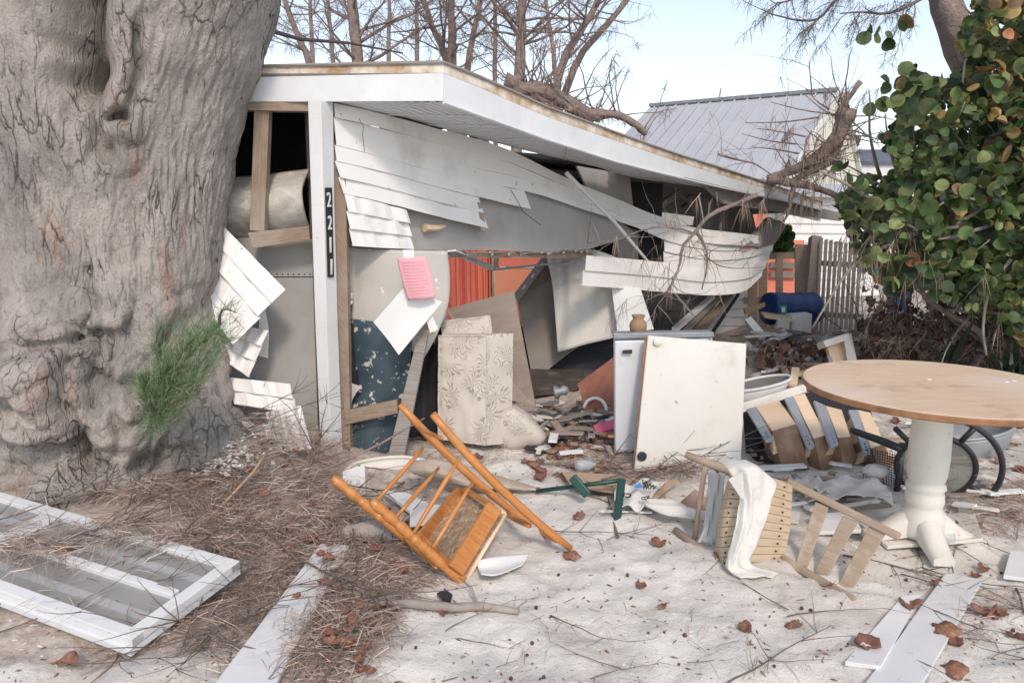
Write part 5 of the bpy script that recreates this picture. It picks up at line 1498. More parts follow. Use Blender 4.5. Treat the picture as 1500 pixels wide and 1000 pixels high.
mb = MB(); mb.tube([G(1000, 742, .02), G(1018, 738, .05), G(1036, 742, .02)], [.03, .07, .04], 10, jit=.4); one('pink_stone', mb, mk('pink_rubble', (.5, .33, .26), (.42, .27, .2), 8, .9, .4), 'pinkish rubble lump behind the slatted chair leg', 'stone', smooth=True)
# ================================================================= opening: drywall flap, papers, cushions, cabinet
dwf = T('torn_wall_flap', 'torn curling drywall flap with peeling navy paint below hanging beside the corner trim', 'wall panel', D(540, 672, 4.75))
mb = MB()
cv = lambda u, v, p: V((0, .10 * (u - .5) ** 2 + .02 * sin(v * 5), 0))
mb.grid(rows([[D(501, 362, 4.95), D(575, 366, 4.95), D(655, 368, 5.0)], [D(502, 400, 4.93), D(580, 400, 4.9), D(658, 405, 4.98)], [D(512, 430, 4.9), D(580, 440, 4.88), D(656, 445, 4.95)], [D(514, 470, 4.88), D(580, 476, 4.86), D(640, 490, 4.9)], [D(516, 480, 4.88), D(570, 482, 4.86), D(618, 530, 4.88)]], 30, 30, cv))
OB('grey_side', mb, M['drywall'], dwf, True, solid=.014)
mb = MB()
mb.grid(rows([[D(513, 468, 4.84), D(560, 472, 4.82), D(604, 478, 4.84)], [D(517, 530, 4.82), D(560, 530, 4.78), D(600, 530, 4.8)], [D(522, 570, 4.8), D(556, 572, 4.78), D(592, 575, 4.8)], [D(508, 605, 4.8), D(545, 610, 4.78), D(582, 610, 4.8)], [D(511, 650, 4.78), D(540, 655, 4.76), D(570, 655, 4.78)], [D(528, 676, 4.76), D(545, 676, 4.76), D(562, 668, 4.78)]], 30, 40, cv))
OB('navy_side', mb, M['blue'], dwf, True, solid=.014)
mb = MB(); mb.grid(rows([[D(500, 395, 4.86), D(510, 398, 4.84)], [D(503, 420, 4.86), D(516, 425, 4.84)], [D(508, 445, 4.86), D(516, 445, 4.84)]], 6, 10, lambda u, v, p: V((0, .02 * noise.noise(p * 30), 0)))); OB('peeled_paper', mb, M['paper'], dwf)
mb = MB(); mb.grid(rows([[D(512, 560, 4.78), D(530, 566, 4.76)], [D(508, 590, 4.78), D(522, 575, 4.76)], [D(503, 605, 4.78), D(514, 590, 4.76)]], 6, 10)); OB('peeled_paper', mb, M['drywall'], dwf)
one('leaning_stud', MB().slab(D(617, 470, 4.72), D(630, 474, 4.72), D(592, 668, 4.6), D(568, 668, 4.6), .09, nv=6, wob=.01), M['woodg'], 'grey broken stud leaning beside the navy painted flap', 'stud', bevel=.003)
one('rail_board', MB().slab(D(505, 602, 4.68), D(581, 586, 4.66), D(583, 605, 4.66), D(506, 622, 4.68), .04), M['wood'], 'short brown board nailed across the navy painted flap', 'board', bevel=.003)
one('dark_gap', MB().grid(rows([[D(585, 480, 5.1), D(650, 478, 5.3)], [D(575, 640, 5.0), D(655, 640, 5.1)]], 20, 8, lambda u, v, p: V((0, .03 * sin(u * 30), 0)))), M['dark'], 'black plastic sheet added to darken the gap left of the upright cushion', 'plastic sheet', smooth=True, solid=.004)  # dark surface put in for the shade of the gap
mb = MB(); mb.grid(rows([[D(590, 423, 4.6), D(648, 442, 4.6)], [D(547, 472, 4.56), D(584, 520, 4.58)]], 10, 10, lambda u, v, p: V((0, .02 * sin(u * 3), 0))))
one('white_notice_board', mb, M['paper'], 'tilted blank white card hung on the broken stud below the pink notice', 'card', solid=.006)
one('white_strap', MB().slab(D(590, 366, 4.66), D(606, 366, 4.66), D(612, 440, 4.62), D(598, 440, 4.62), .006), M['paper'], 'narrow white strap behind the pink notice', 'strap')
one('white_scrap', MB().slab(D(624, 466, 4.62), D(634, 464, 4.62), D(642, 482, 4.62), D(630, 488, 4.62), .01), M['paper'], 'small white offcut at the lower right of the tilted white card', 'scrap')
pn = T('pink_notice', 'pink paper notice hanging above the tilted white card', 'notice', D(610, 438, 4.57))
mb = MB(); PNR = [[D(581, 377, 4.58), D(602, 377.5, 4.56), D(624, 375, 4.58)], [D(588, 408, 4.57), D(608, 408, 4.55), D(633, 406, 4.57)], [D(598, 440, 4.56), D(618, 438, 4.54), D(638, 436, 4.56)]]
mb.grid(rows(PNR, 14, 14)); OB('paper', mb, M['pink'], pn, True, solid=.002)
mb = MB()
for k in range(11):
    v = .12 + k * .075
    a = [interp([interp(r, u) for r in PNR], v) + V((0, -.003, 0)) for u in (.14, .5, .86 - .12 * (k % 3 == 2))]
    mb.grid([a, [p - V((0, 0, .003)) for p in a]])
tag(OB('faint_print', mb, M['pinkd'], pn))
one('hanging_straw', MB().blade.__self__ if 0 else (lambda m: ([m.blade(D(632, 486, 4.64), V((R.uniform(-.6, .6), R.uniform(-.2, .2), R.uniform(-1, .2))), R.uniform(.04, .09), .003, .5, (.45, .38, .3)) for _ in range(26)], m)[1])(MB()), M['dry'], 'small tangle of straw caught on the leaning stud', 'straw')

def cushion(name, quad, t, label, d=None, puff=.03, seed=0):
    p0, p1, p2, p3 = quad
    n = (p1 - p0).cross(p3 - p0).normalized()
    if n.dot(p0 - CAM) < 0: n = -n
    dd = V(d).normalized() if d else n
    mb = MB(); NU = 14; NVv = 18
    def face(o, sgn):
        return [[(p0.lerp(p1, i / NU)).lerp(p3.lerp(p2, i / NU), j / NVv) + o - n * sgn * puff * (sin(pi * i / NU) * sin(pi * j / NVv)) ** .5 + n * .012 * noise.noise(V((i * .5, j * .5, seed))) for i in range(NU + 1)] for j in range(NVv + 1)]
    Fr = face(V((0, 0, 0)), 1); Bk = face(dd * t, -1)
    mb.grid(Fr); mb.grid([r[::-1] for r in Bk])
    def edge(a, b):
        rr = [a, [x.lerp(y, .5) + ((x - (p0 + p2) / 2) - dd * (x - (p0 + p2) / 2).dot(dd)).normalized() * puff * .5 for x, y in zip(a, b)], b]
        mb.grid(rr)
    edge(Bk[0], Fr[0]); edge(Fr[-1], Bk[-1]); edge([r[0] for r in Fr], [r[0] for r in Bk]); edge([r[-1] for r in Bk], [r[-1] for r in Fr])
    o = one(name, mb, M['fabric'], label, 'cushion', smooth=True)
    mp = MB(); mp.tube([p for p in Fr[0]] + [r[-1] for r in Fr[1:]] + Fr[-1][::-1][1:] + [r[0] for r in Fr[::-1][1:]], .006, 6)
    OB('piping', mp, M['fabric'], o, True)
    return o
cushion('cushion', [D(643, 492, 4.92), D(714, 492, 4.86), D(712, 652, 4.8), D(642, 642, 4.86)], .2, 'tall fern print cushion standing upright in front of the others', (.85, .5, 0), .02, 1)
cushion('cushion', [D(645, 471, 5.2), D(717, 463, 5.2), D(722, 500, 5.05), D(650, 500, 5.0)], .16, 'fern print cushion lying on top behind the tall upright one', None, .02, 2)
cushion('cushion', [D(714, 493, 4.98), D(747, 493, 5.1), D(744, 640, 5.0), D(713, 645, 4.9)], .16, 'narrow fern print cushion standing on the right of the tall one', None, .015, 4)
mb = MB()
P = []
cc = D(757, 626, 4.98)
for j in range(19):
    ph = pi * j / 18 - pi / 2
    r_ = []
    for i in range(37):
        th = 2 * pi * i / 36
        s_ = lambda x, e: abs(x) ** e * (1 if x > 0 else -1)
        q = V((s_(cos(th), .7) * s_(cos(ph), .6) * .185, s_(sin(th), .7) * s_(cos(ph), .6) * .13, s_(sin(ph), .75) * .15))
        q.x *= 1 - .45 * q.z / .15 * (q.z > 0); q.x += .03 * (q.z < 0) - .05 * (q.z > 0) * q.z / .15
        r_.append(cc + q + V((1, 1, 1)) * .018 * noise.noise(q * 7))
    P.append(r_)
mb.grid(P, ur=9)
one('cushion', mb, M['fabric'], 'slumped fern print cushion at the lower right of the heap', 'cushion', smooth=True)
one('plywood_panel', MB().slab(D(655, 452, 5.7), D(752, 426, 5.55), D(784, 595, 5.35), D(700, 575, 5.45), .02), M['ply'], 'bare plywood panel leaning behind the fern print cushions', 'panel')
wd_ = T('toppled_cupboard', 'big brown laminate cupboard tipped forward on its corner under a white sheet', 'cupboard', D(790, 560, 7.50))
mb = MB(); mb.poly([D(757, 437, 7.56), D(806, 372, 7.56), D(880, 366, 7.76), D(905, 470, 7.50), D(838, 514, 7.36), D(781, 558, 7.30)], .45, V((.25, 1, -.12))); OB('carcass', mb, M['lam'], wd_)
mb = MB(); mb.slab(D(752, 432, 7.47), D(803, 364, 7.50), D(811, 372, 7.48), D(758, 443, 7.44), .05); OB('edge_strip', mb, M['woodg'], wd_)
mb = MB()
for t in (.2, .45, .7): p = D(755, 437, 7.42).lerp(D(807, 369, 7.44), t); mb.beam(p, p + (D(807, 369, 7.44) - D(755, 437, 7.42)).normalized() * .05, .012, .01, (0, 1, 0))
OB('bracket', mb, M['white'], wd_)
fold = lambda u, v, p: V((0, .022 * sin(u * 14 + v * 2) * (1 - .5 * v) + .012 * sin(u * 33 + v * 5) * (1 - v), 0))
mb = MB(); mb.grid(rows([[D(800, 374, 7.23), D(830, 370, 7.21), D(870, 366, 7.23), D(915, 382, 7.17)], [D(808, 410, 7.17), D(840, 410, 7.13), D(880, 410, 7.13), D(935, 420, 7.10)], [D(813, 460, 7.13), D(845, 458, 7.10), D(890, 450, 7.10), D(945, 450, 7.07)], [D(817, 516, 7.10), D(845, 508, 7.07), D(900, 494, 7.05), D(956, 481, 7.05)]], 60, 30, fold))
one('white_sheet', mb, M['cloth'], 'long creased white sheet draped over the toppled cupboard', 'sheet', smooth=True, solid=.005)
one('white_flat_panel', MB().slab(D(895, 415, 6.97), D(938, 422, 6.97), D(958, 482, 6.90), D(905, 490, 6.90), .02), M['paper'], 'smooth white panel hanging under the loose siding right of the sheet', 'panel')
one('dark_gap', MB().poly([D(780, 558, 7.36), D(842, 514, 7.42), D(908, 462, 7.5), D(908, 606, 7.1), D(850, 596, 7.2), D(786, 604, 7.1)], .02), M['dark'], 'black sheeting added for the shadow under the toppled cupboard', 'plastic sheet')  # near-black slab paints the shade below the cupboard
one('reddish_board', MB().slab(D(846, 562, 5.75), D(900, 522, 5.8), D(902, 606, 5.5), D(858, 604, 5.5), .02), M['flesh'], 'dark reddish board leaning inside the opening behind the refrigerator', 'board')
one('grey_slab', MB().slab(D(784, 597, 6.2), D(850, 590, 6.4), D(856, 600, 5.9), D(790, 608, 5.8), .03), M['dgrey'], 'flat grey slab lying deep inside the opening', 'slab')
hose = [G(872, 628, .03), D(884, 612, 5.5), D(888, 600, 5.5), D(883, 588, 5.52), D(872, 583, 5.55), D(861, 587, 5.55), D(855, 597, 5.55)]
one('white_hose', MB().tube([interp(hose, i / 30) for i in range(31)], .014, 8), M['paper'], 'white plastic hose curled into a hook inside the opening', 'hose', smooth=True)
hose = [D(784, 619, 5.5), D(805, 620, 5.45), D(822, 622, 5.4), D(836, 610, 5.4), D(846, 608, 5.38), D(856, 616, 5.35)]
one('white_hose', MB().tube([interp(hose, i / 30) for i in range(31)], .010, 8), M['paper'], 'thin white hose lying across the rubble inside the opening', 'hose', smooth=True)
mb = MB(); a = D(832, 617, 5.5); b_ = D(866, 622, 5.3)
mb.lathe([(.05, 0), (.075, .03), (.08, .09), (.085, .18), (.075, .185), (.06, .12)], a, b_ - a, 20); one('grey_bucket', mb, M['dgrey'], 'dark grey bucket on its side under the hooked hose', 'bucket', smooth=True)
one('pink_tray', MB().slab(D(868, 622, 5.15), D(900, 613, 5.15), D(900, 626, 5.05), D(873, 632, 5.05), .03), M['pinkp'], 'pink plastic tray edge by the refrigerator side', 'tray', bevel=.006)
one('lamp_base', (lambda m: m.lathe([(.05, 0), (.06, .02), (.03, .05), (.045, .09), (.02, .12)], D(812, 575, 5.9), (1, -.2, .3), 16))(MB()), M['galv'], 'small shiny grey metal fitting in the dark of the opening', 'fitting', smooth=True)
pc_ = ['wood', 'woodg', 'ply', 'dgrey', 'flesh', 'woodg', 'lam', 'cream', 'dark', 'rim', 'sid'] 
for k in range(95):
    x, y = R.uniform(780, 905), R.uniform(590, 662)
    q = G(x, y, .03 + .10 * R.random() * (y < 640)); a = R.uniform(0, 3.14); L = R.uniform(.08, .38) * (1 if y < 640 else .5)
    d = V((cos(a), sin(a) * .6, R.uniform(-.25, .25))) * L / 2
    one('splintered_lath', MB().beam(q - d, q + d, R.uniform(.015, .06), R.uniform(.008, .02)), M[pc_[k % 11]], 'splintered scrap of lath in the rubble inside the opening', 'lath', 'splintered laths heaped inside the opening')
# curled plywood and tub rim in front of the cushions
mb = MB(); mb.grid(rows([[G(598, 676, .16), G(640, 672, .2), G(690, 684, .12), G(742, 700, .03)], [G(600, 690, .13), G(650, 692, .15), G(700, 705, .07), G(790, 716, .012)], [G(640, 706, .06), G(680, 712, .06), G(730, 716, .02), G(770, 718, .01)]], 30, 14))
one('curled_plywood', mb, mk('sand_dusted_plywood', (.5, .42, .34), (.4, .32, .25), 6, .85, .3, 20, (1, 8, 1), True, c3=(.6, .55, .48), c3s=4), 'curled delaminating plywood sheet on the sand before the cushions', 'plywood sheet', smooth=True, solid=.012)
mb = MB()
arc = [D(505, 690, 4.4), D(520, 679, 4.45), D(550, 672, 4.5), D(590, 669, 4.55), D(622, 674, 4.6)]
mb.tube([interp(arc, i / 24) for i in range(25)], .012, 8)
P = rows([arc, [p + V((0.02, -.08, -.2)) for p in arc]], 24, 4); mb.grid(P)
one('plastic_tub', mb, M['cream'], 'half buried pale plastic tub with a curved rim under the orange chair', 'tub', smooth=True, solid=.004)

# ---------------- broken siding stack left of the post
for lab, tl, tr, br, bl, n, Y in (('fan of diagonal white siding boards beside the tree trunk, topmost of the broken pieces', (322, 326), (418, 424), (342, 504), (296, 440), 4, 4.5),
                                  ('smaller skewed piece of siding under the topmost diagonal fan', (325, 470), (393, 484), (367, 553), (318, 520), 3, 4.6),
                                  ('horizontal pair of siding boards low on the wall beside the tree trunk', (330, 552), (426, 562), (438, 606), (345, 592), 2, 4.5),
                                  ('greyish lowest siding piece half buried in needles by the tree', (388, 604), (440, 594), (459, 656), (405, 662), 1, 4.35),
                                  ('little white siding offcut right against the tree foot', (352, 616), (396, 622), (404, 640), (366, 636), 1, 4.3)):
    mb = MB(); siding(mb, [D(*tl, Y + .1), D(*tr, Y)], [D(*bl, Y), D(*br, Y - .05)], n, .016, 12, .02, tl[0], jag=.02)
    one('siding_scrap', mb, M['sid'], lab, 'siding scrap', solid=.006)
one('siding_scrap', (lambda m: (siding(m, [D(382, 420, 4.75), D(394, 484, 4.75)], [D(378, 520, 4.75), D(393, 524, 4.75)], 1, .01, 6), m)[1])(MB()), M['sid'], 'white sliver of siding showing behind the diagonal fan', 'siding scrap', solid=.006)

# ================================================================= beyond: neighbours, fence, barrel, rubble
nb = T('metal_roof_house', 'pale neighbouring house with a blue grey standing seam metal roof', 'house', V((8.0, 17, 0)))
RL, RR_ = D(953, 156, 20.5), D(1229, 133, 17.0)
el = D(905, 214, 18.6); er = D(1150, 268, 14.8)
mb = MB(); mb.slab(RL, RR_, er, el + V((-.3, 0, -.2)), .08); OB('roof', mb, M['tar'], nb)
mb = MB()
for k in range(15):
    t = (k + .5) / 15; a, b = RL.lerp(RR_, t), (el + V((-.3, 0, -.2))).lerp(er, t)
    mb.beam(a + V((0, -.01, .015)), b + V((0, -.01, .015)), .03, .03)
OB('seam', mb, M['tar'], nb)
mb = MB(); mb.beam(RL + V((0, 0, .03)), RR_ + V((0, 0, .03)), .16, .08); OB('ridge_cap', mb, M['galv'], nb)
mb = MB(); g2 = D(1262, 274, 18.5); mb.poly([RR_ + V((0, .03, -.06)), g2, V((g2.x, g2.y, 0)), V((er.x, er.y, 0)), er + V((0, .03, -.05))], .1, V((-.5, 1, 0))); OB('gable_wall', mb, M['nwall'], nb)
mb = MB(); mb.slab(el + V((.4, .5, -.3)), er + V((-.05, .3, -.2)), V((er.x - .05, er.y + .3, 0)), V((el.x + .4, el.y + .5, 0)), .1); OB('side_wall', mb, M['nwall'], nb)
mb = MB(); mb.beam(RR_ + V((0, -.05, .03)), g2 + V((0, -.05, .05)), .12, .06); mb.beam(RR_ + V((0, -.06, .0)), er + V((0, -.04, .03)), .05, .08); OB('rake_trim', mb, M['white'], nb)
mb = MB(); mb.tube([D(1053, 148, 19.2), D(1056, 130, 19.2)], .02, 6); OB('vent_pipe', mb, M['galv'], nb)
n2 = T('shingled_house', 'small white house with dark shingles behind the sea grape', 'house', V((9.5, 20, 0)))
mb = MB(); mb.slab(D(1250, 219, 21), D(1330, 219, 21), D(1330, 236, 19.5), D(1250, 236, 19.5), .1); OB('roof', mb, M['slate'], n2)
mb = MB(); a, b = D(1252, 236, 19.6), D(1345, 236, 19.6); mb.slab(a, b, V((b.x, b.y, 0)), V((a.x, a.y, 0)), .1); OB('wall', mb, M['white'], n2)
n3 = T('clapboard_outbuilding', 'low cream clapboard outbuilding behind the picket fence', 'shed', V((6, 14, 0)))
a, b = D(1150, 284, 13.4), D(1300, 290, 14.2)
mb = MB(); siding(mb, [a, b], [V((a.x, a.y, 0)), V((b.x, b.y, 0))], 11, .03, 4); OB('wall', mb, M['sid'], n3, solid=.03)
mb = MB(); mb.slab(D(1140, 268, 14.5), D(1300, 272, 15), b + V((.2, -.3, .02)), a + V((-.2, -.3, .02)), .06); OB('roof', mb, M['tar'], n3)
n4 = T('sunlit_cottage', 'coral cottage wall, coloured for warm sun, seen between the wide fence boards', 'cottage', V((4.6, 13, 0)))  # coral is warm sun painted into the wall colour
a, b = D(1092, 298, 12.8), D(1124, 300, 12.8)
mb = MB(); mb.slab(D(1080, 299, 12.8), D(1124, 300, 12.8), V((b.x, 12.8, 0)), V((D(1080, 299, 12.8).x, 12.8, 0)), .1); mb2 = MB(); c_ = D(1178, 352, 12.85); d_ = D(1124, 352, 12.85); mb2.slab(d_, c_, V((c_.x, c_.y, 0)), V((d_.x, d_.y, 0)), .1)
OB('wall', mb, M['coral'], n4); OB('porch_wall', mb2, M['coral'], n4)
mb = MB()
for y in (388, 402): mb.beam(D(1128, y, 12.8), D(1165, y + 1, 12.8), .03, .1)
OB('porch_rail', mb, M['lam'], n4)

fc = T('board_fence', 'weathered grey wooden fence of wide boards with a tall post behind the blue barrel', 'fence', D(1150, 490, 10.2))
for x0, x1, yt in ((1096, 1110, 385), (1112, 1124, 378), (1137, 1147, 374), (1165, 1186, 358), (1150, 1158, 452), (1128, 1134, 450)):
    mb = MB(); mb.slab(D(x0, yt, 10.3), D(x1, yt, 10.3), V((D(x1, 480, 10.3).x, 10.3, -.05)), V((D(x0, 480, 10.3).x, 10.3, -.05)), .025); OB('board', mb, M['fence'], fc)
for y in (376, 440): mb = MB(); mb.beam(D(1090, y, 10.34), D(1196, y - 3, 10.34), .04, .09, (0, 0, 1)); OB('rail', mb, M['fence'], fc)
mb = MB(); mb.slab(D(1190, 344, 10.1), D(1204, 346, 10.1), D(1192, 497, 9.5), D(1176, 497, 9.5), .12); OB('post', mb, M['fence'], fc)
pf = T('picket_fence', 'leaning panel of narrow grey pickets at the edge of the sea grape', 'fence', D(1230, 495, 9.5))
for k in range(9):
    x = 1201 + k * 7.2
    mb = MB(); mb.slab(D(x, 348 + k * 1.6 + R.uniform(-2, 2), 10.0), D(x + 4.8, 348 + k * 1.6, 10.0), D(x - 8 + 4.6, 496, 9.5), D(x - 8, 496, 9.5), .02, wob=.01, nv=4, seed=k); OB('picket', mb, M['fence'], pf)
for y in (385, 460): mb = MB(); mb.beam(D(1196, y, 9.95 - (y > 400) * .3), D(1264, y + 4, 9.95 - (y > 400) * .3), .03, .07); OB('rail', mb, M['fence'], pf)
bl = T('blue_barrel', 'dark blue plastic barrel lying on its side on the rubble by the fence', 'barrel', D(1160, 466, 9.4))
a = D(1124, 452, 9.3); b = D(1193, 452, 9.55)
ax = (b - a).normalized(); LB = (b - a).length
mb = MB(); pr2 = [(.15, 0), (.20, .015), (.209, .05), (.205, .08), (.205, LB * .3), (.208, LB * .33), (.205, LB * .36), (.205, LB * .63), (.208, LB * .66), (.205, LB * .69), (.205, LB - .08), (.215, LB - .05), (.2, LB - .015), (.15, LB)]
mb.lathe(pr2, a, ax, 36); OB('shell', mb, M['bblue'], bl, True)
mb = MB(); mb.slab(D(1143, 447, 9.12), D(1153, 447, 9.14), D(1153, 460, 9.14), D(1143, 460, 9.12), .01); OB('label', mb, M['sticker'], bl, bevel=.004)
mb = MB(); mb.slab(D(1145.5, 450, 9.11), D(1150, 450, 9.13), D(1150, 457, 9.13), D(1145.5, 457, 9.11), .01); OB('label_patch', mb, M['paper'], bl)

def rub(label, pts, Y, t, mat, name='rubble_board', cat='board', **kw):
    mb = MB(); mb.slab(*[D(x, y, (Y if not hasattr(Y, '__len__') else Y[i])) for i, (x, y) in enumerate(pts)], t, **kw)
    return one(name, mb, M[mat], label, cat, bevel=.003)
rub('white beam end sloping down in the rubble under the blue barrel', ((1091, 468), (1100, 463), (1141, 511), (1130, 516)), (8.6, 8.6, 8.3, 8.3), .09, 'white', 'rubble_beam', 'beam')
rub('shorter white beam crossing behind the sloping one', ((1118, 503), (1158, 484), (1161, 490), (1122, 509)), 8.7, .07, 'white', 'rubble_beam', 'beam')
rub('tan board lying flat just below the blue barrel', ((1114, 456), (1164, 463), (1163, 469), (1120, 462)), (9.2, 9.1, 8.8, 8.9), .03, 'pine')
rub('pale broken box side in the rubble below the barrel', ((1141, 469), (1158, 464), (1156, 486), (1136, 486)), 8.8, .08, 'cream', 'broken_box', 'box')
rub('whitish crate at the right end of the barrel rubble', ((1161, 462), (1190, 460), (1188, 488), (1158, 482)), 8.9, .2, 'sid', 'broken_box', 'crate')
rub('brown round post stub left of the blue barrel', ((1091, 453), (1121, 443), (1121, 449), (1092, 461)), 9.1, .06, 'wood')
rub('long grey plank across the rubble behind the wash tub', ((1094, 521), (1216, 517), (1220, 530), (1098, 540)), (7.9, 7.9, 7.6, 7.6), .05, 'woodg')
rub('yellow pine board lying behind the round table', ((1154, 531), (1220, 531), (1221, 545), (1162, 546)), (7.3, 7.3, 7.0, 7.0), .04, 'pine')
rub('short pine upright leaning on the yellow pine board', ((1160, 537), (1172, 538), (1168, 562), (1156, 562)), (7.0, 7.0, 6.7, 6.7), .03, 'pine')
rub('white board lying beyond the table under the grape leaves', ((1330, 530), (1470, 537), (1475, 548), (1330, 545)), (7.6, 7.6, 7.1, 7.1), .04, 'white2')
rub('grey white board behind the left rim of the table', ((1308, 527), (1334, 528), (1336, 540), (1308, 538)), (7.7, 7.7, 7.3, 7.3), .04, 'white2')
for k in range(110):
    x, y = R.uniform(1092, 1300), R.uniform(470, 548)
    q = G(x, max(y, 486), .02 + .22 * R.random() * (y < 500)); a = R.uniform(0, 3.14); L = R.uniform(.15, .6)
    d = V((cos(a), sin(a) * .6, R.uniform(-.25, .25))) * L / 2
    one('rubble_stick', MB().beam(q - d, q + d, R.uniform(.02, .08), R.uniform(.01, .03)), M[['woodg', 'cream', 'wood', 'sid', 'fence'][k % 5]], 'broken stick or lath in the rubble by the fence', 'stick', 'broken sticks in the fence rubble')
wr = lambda u, v, p: V((0, 0, .012 * sin(u * 17 + v * 6) + .022 * noise.noise(p * 12) + .008 * noise.noise(p * 30)))
one('crumpled_sheet', MB().grid(rows([[G(1178, 712, .03), G(1215, 700, .05), G(1262, 698, .05), G(1298, 706, .03)], [G(1180, 738, .02), G(1225, 730, .05), G(1270, 726, .04), G(1310, 738, .02)]], 40, 16, wr)), M['cloth'], 'crumpled off white sheet on the ground behind the ladder back', 'sheet', smooth=True, solid=.004)
one('stuffed_bag', MB().grid([[D(1284, 690, 4.35) + V((cos(a) * cos(b) * .085, sin(a) * cos(b) * .06, sin(b) * .045)) + V((0, 0, 1)) * .01 * noise.noise(V((cos(a) * 3, sin(a) * 3, b * 2))) for a in [2 * pi * i / 28 for i in range(29)]] for b in [-pi / 2 + pi * j / 14 for j in range(15)]], ur=7), M['cloth'], 'small stuffed white bag lying at the foot of the fallen dresser', 'bag', smooth=True)
one('crumpled_sheet', MB().grid(rows([[D(1162, 702, 4.25), D(1185, 696, 4.2), D(1205, 702, 4.1)], [D(1168, 718, 4.0), D(1195, 716, 3.95), D(1215, 722, 3.9)]], 20, 12, wr)), M['cream'], 'pale rag bunched on top of the slatted chair back corner', 'rag', smooth=True, solid=.004)
one('torn_board', MB().slab(G(1190, 752, .05), G(1250, 748, .05), G(1262, 775, .04), G(1200, 778, .03), .02, V((0, 0, -1))), M['white'], 'square white board piece seen between the ladder back slats', 'board', bevel=.002)
for k in range(100):
    x, y = R.uniform(1095, 1500), R.uniform(590, 760)
    if 1290 < x < 1400 and y > 720: continue
    q = G(x, y, .02 + .05 * R.random() * (y < 650)); a = R.uniform(0, 3.14); L = R.uniform(.05, .3)
    d = V((cos(a), sin(a) * .6, R.uniform(-.15, .15))) * L / 2
    one('wood_offcut', MB().beam(q - d, q + d, R.uniform(.015, .07), R.uniform(.008, .02)), M[['sid', 'cream', 'wood', 'sid', 'woodg', 'slatd'][k % 6]], 'small wood or siding offcut on the ground around the round table', 'offcut', 'offcuts around the round table')
mb = MB(); mb.grid(rows([[D(1150, 520, 8.2), D(1180, 500, 8.3), D(1212, 492, 8.4)], [D(1142, 528, 7.9), D(1180, 520, 8.0), D(1215, 512, 8.1)], [D(1150, 533, 7.8), D(1185, 530, 7.8), D(1218, 522, 7.9)]], 30, 20, lambda u, v, p: V((0, 0, .03 * sin(u * 14 + v * 5) + .03 * noise.noise(p * 5)))))
one('grey_tarp', mb, M['plaster'], 'crumpled grey tarp mound in front of the fence', 'tarp', smooth=True, solid=.01)
ud = T('upended_drawer', 'pale wooden drawer standing on end behind the round table', 'drawer', D(1232, 545, 6.9))
mb = MB(); mb.slab(D(1212, 506, 6.85), D(1241, 498, 6.9), D(1253, 545, 6.7), D(1222, 548, 6.65), .05); OB('drawer_bottom', mb, M['pine'], ud, bevel=.003)
mb = MB(); mb.slab(D(1206, 499, 6.75), D(1243, 487, 6.8), D(1247, 496, 6.78), D(1210, 508, 6.73), .14); OB('drawer_front', mb, M['cream'], ud, bevel=.004)
mb = MB(); mb.slab(D(1243, 489, 6.78), D(1247, 488, 6.85), D(1259, 545, 6.65), D(1253, 547, 6.6), .05); OB('drawer_side', mb, M['cream'], ud)
mb = MB(); mb.slab(D(1212, 520, 6.8), D(1217, 518, 6.8), D(1226, 548, 6.6), D(1218, 548, 6.6), .02); OB('drawer_slide', mb, M['slide'], ud)
wt = T('wash_tub', 'white oval tub with a dark inside behind the fallen dresser', 'tub', D(1120, 590, 5.8))
mb = MB(); P = []
tc3 = D(1112, 561, 6.3)
for r_, h in ((.27, .0), (.255, -.05), (.22, -.12), (.16, -.16)):
    P.append([tc3 + V((cos(a) * r_, sin(a) * r_ * .62, h + .06 * cos(a))) for a in [2 * pi * i / 40 for i in range(41)]])
mb.grid(P); OB('shell', mb, M['white'], wt, True, solid=.004)
mb = MB(); P2 = [[p + V((0, 0, .004)) + (tc3 - p) * .03 for p in r] for r in P]; b_ = mb.add(P2[-1][:-1]); mb.grid(P2); mb.q([b_ + i for i in range(40)]); OB('lining', mb, M['dgrey'], wt, True)
mb = MB(); mb.tube(P[0], .014, 8); OB('rim', mb, M['white'], wt, True)
one('white_pipe', MB().tube([D(1257, 466, 9), D(1275, 492, 8.7), D(1291, 514, 8.3)], .022, 8), M['white'], 'thin white pipe leaning in the rubble right of the picket fence', 'pipe', smooth=True)
one('blue_tarp', MB().grid(rows([[D(1298, 408, 9.6), D(1332, 405, 9.6)], [D(1300, 470, 9.4), D(1330, 472, 9.4)]], 14, 14, lambda u, v, p: V((0, .12 * noise.noise(p * 4), .03 * sin(u * 9))))), mk('blue_tarp', (.1, .17, .3), (.07, .12, .22), 5, .6), 'faded blue tarp hanging behind the grape branches', 'tarp', smooth=True, solid=.004)
one('yellow_strap', MB().slab(D(1328, 414, 9.8), D(1412, 416, 9.8), D(1412, 424, 9.8), D(1328, 421, 9.8), .02, nu=12, wob=.08), mk('yellow_band', (.75, .6, .04), (.6, .48, .03), 8, .6), 'bright yellow strap glimpsed behind the grape branches', 'strap')
for k in range(30):
    x, y = R.uniform(1275, 1480), R.uniform(430, 515); q = D(x, y, R.uniform(8.6, 9.4)); q.z = max(q.z, .03)
    a = R.uniform(0, 3.14); L = R.uniform(.06, .4); d = V((cos(a), 0, sin(a))) * L / 2
    one('pale_scrap', MB().beam(q - d, q + d, .01, R.uniform(.03, .1)), M[['white', 'cream', 'sid'][k % 3]], 'pale broken scrap glimpsed in the thicket under the sea grape', 'scrap', 'pale scraps behind the thicket')
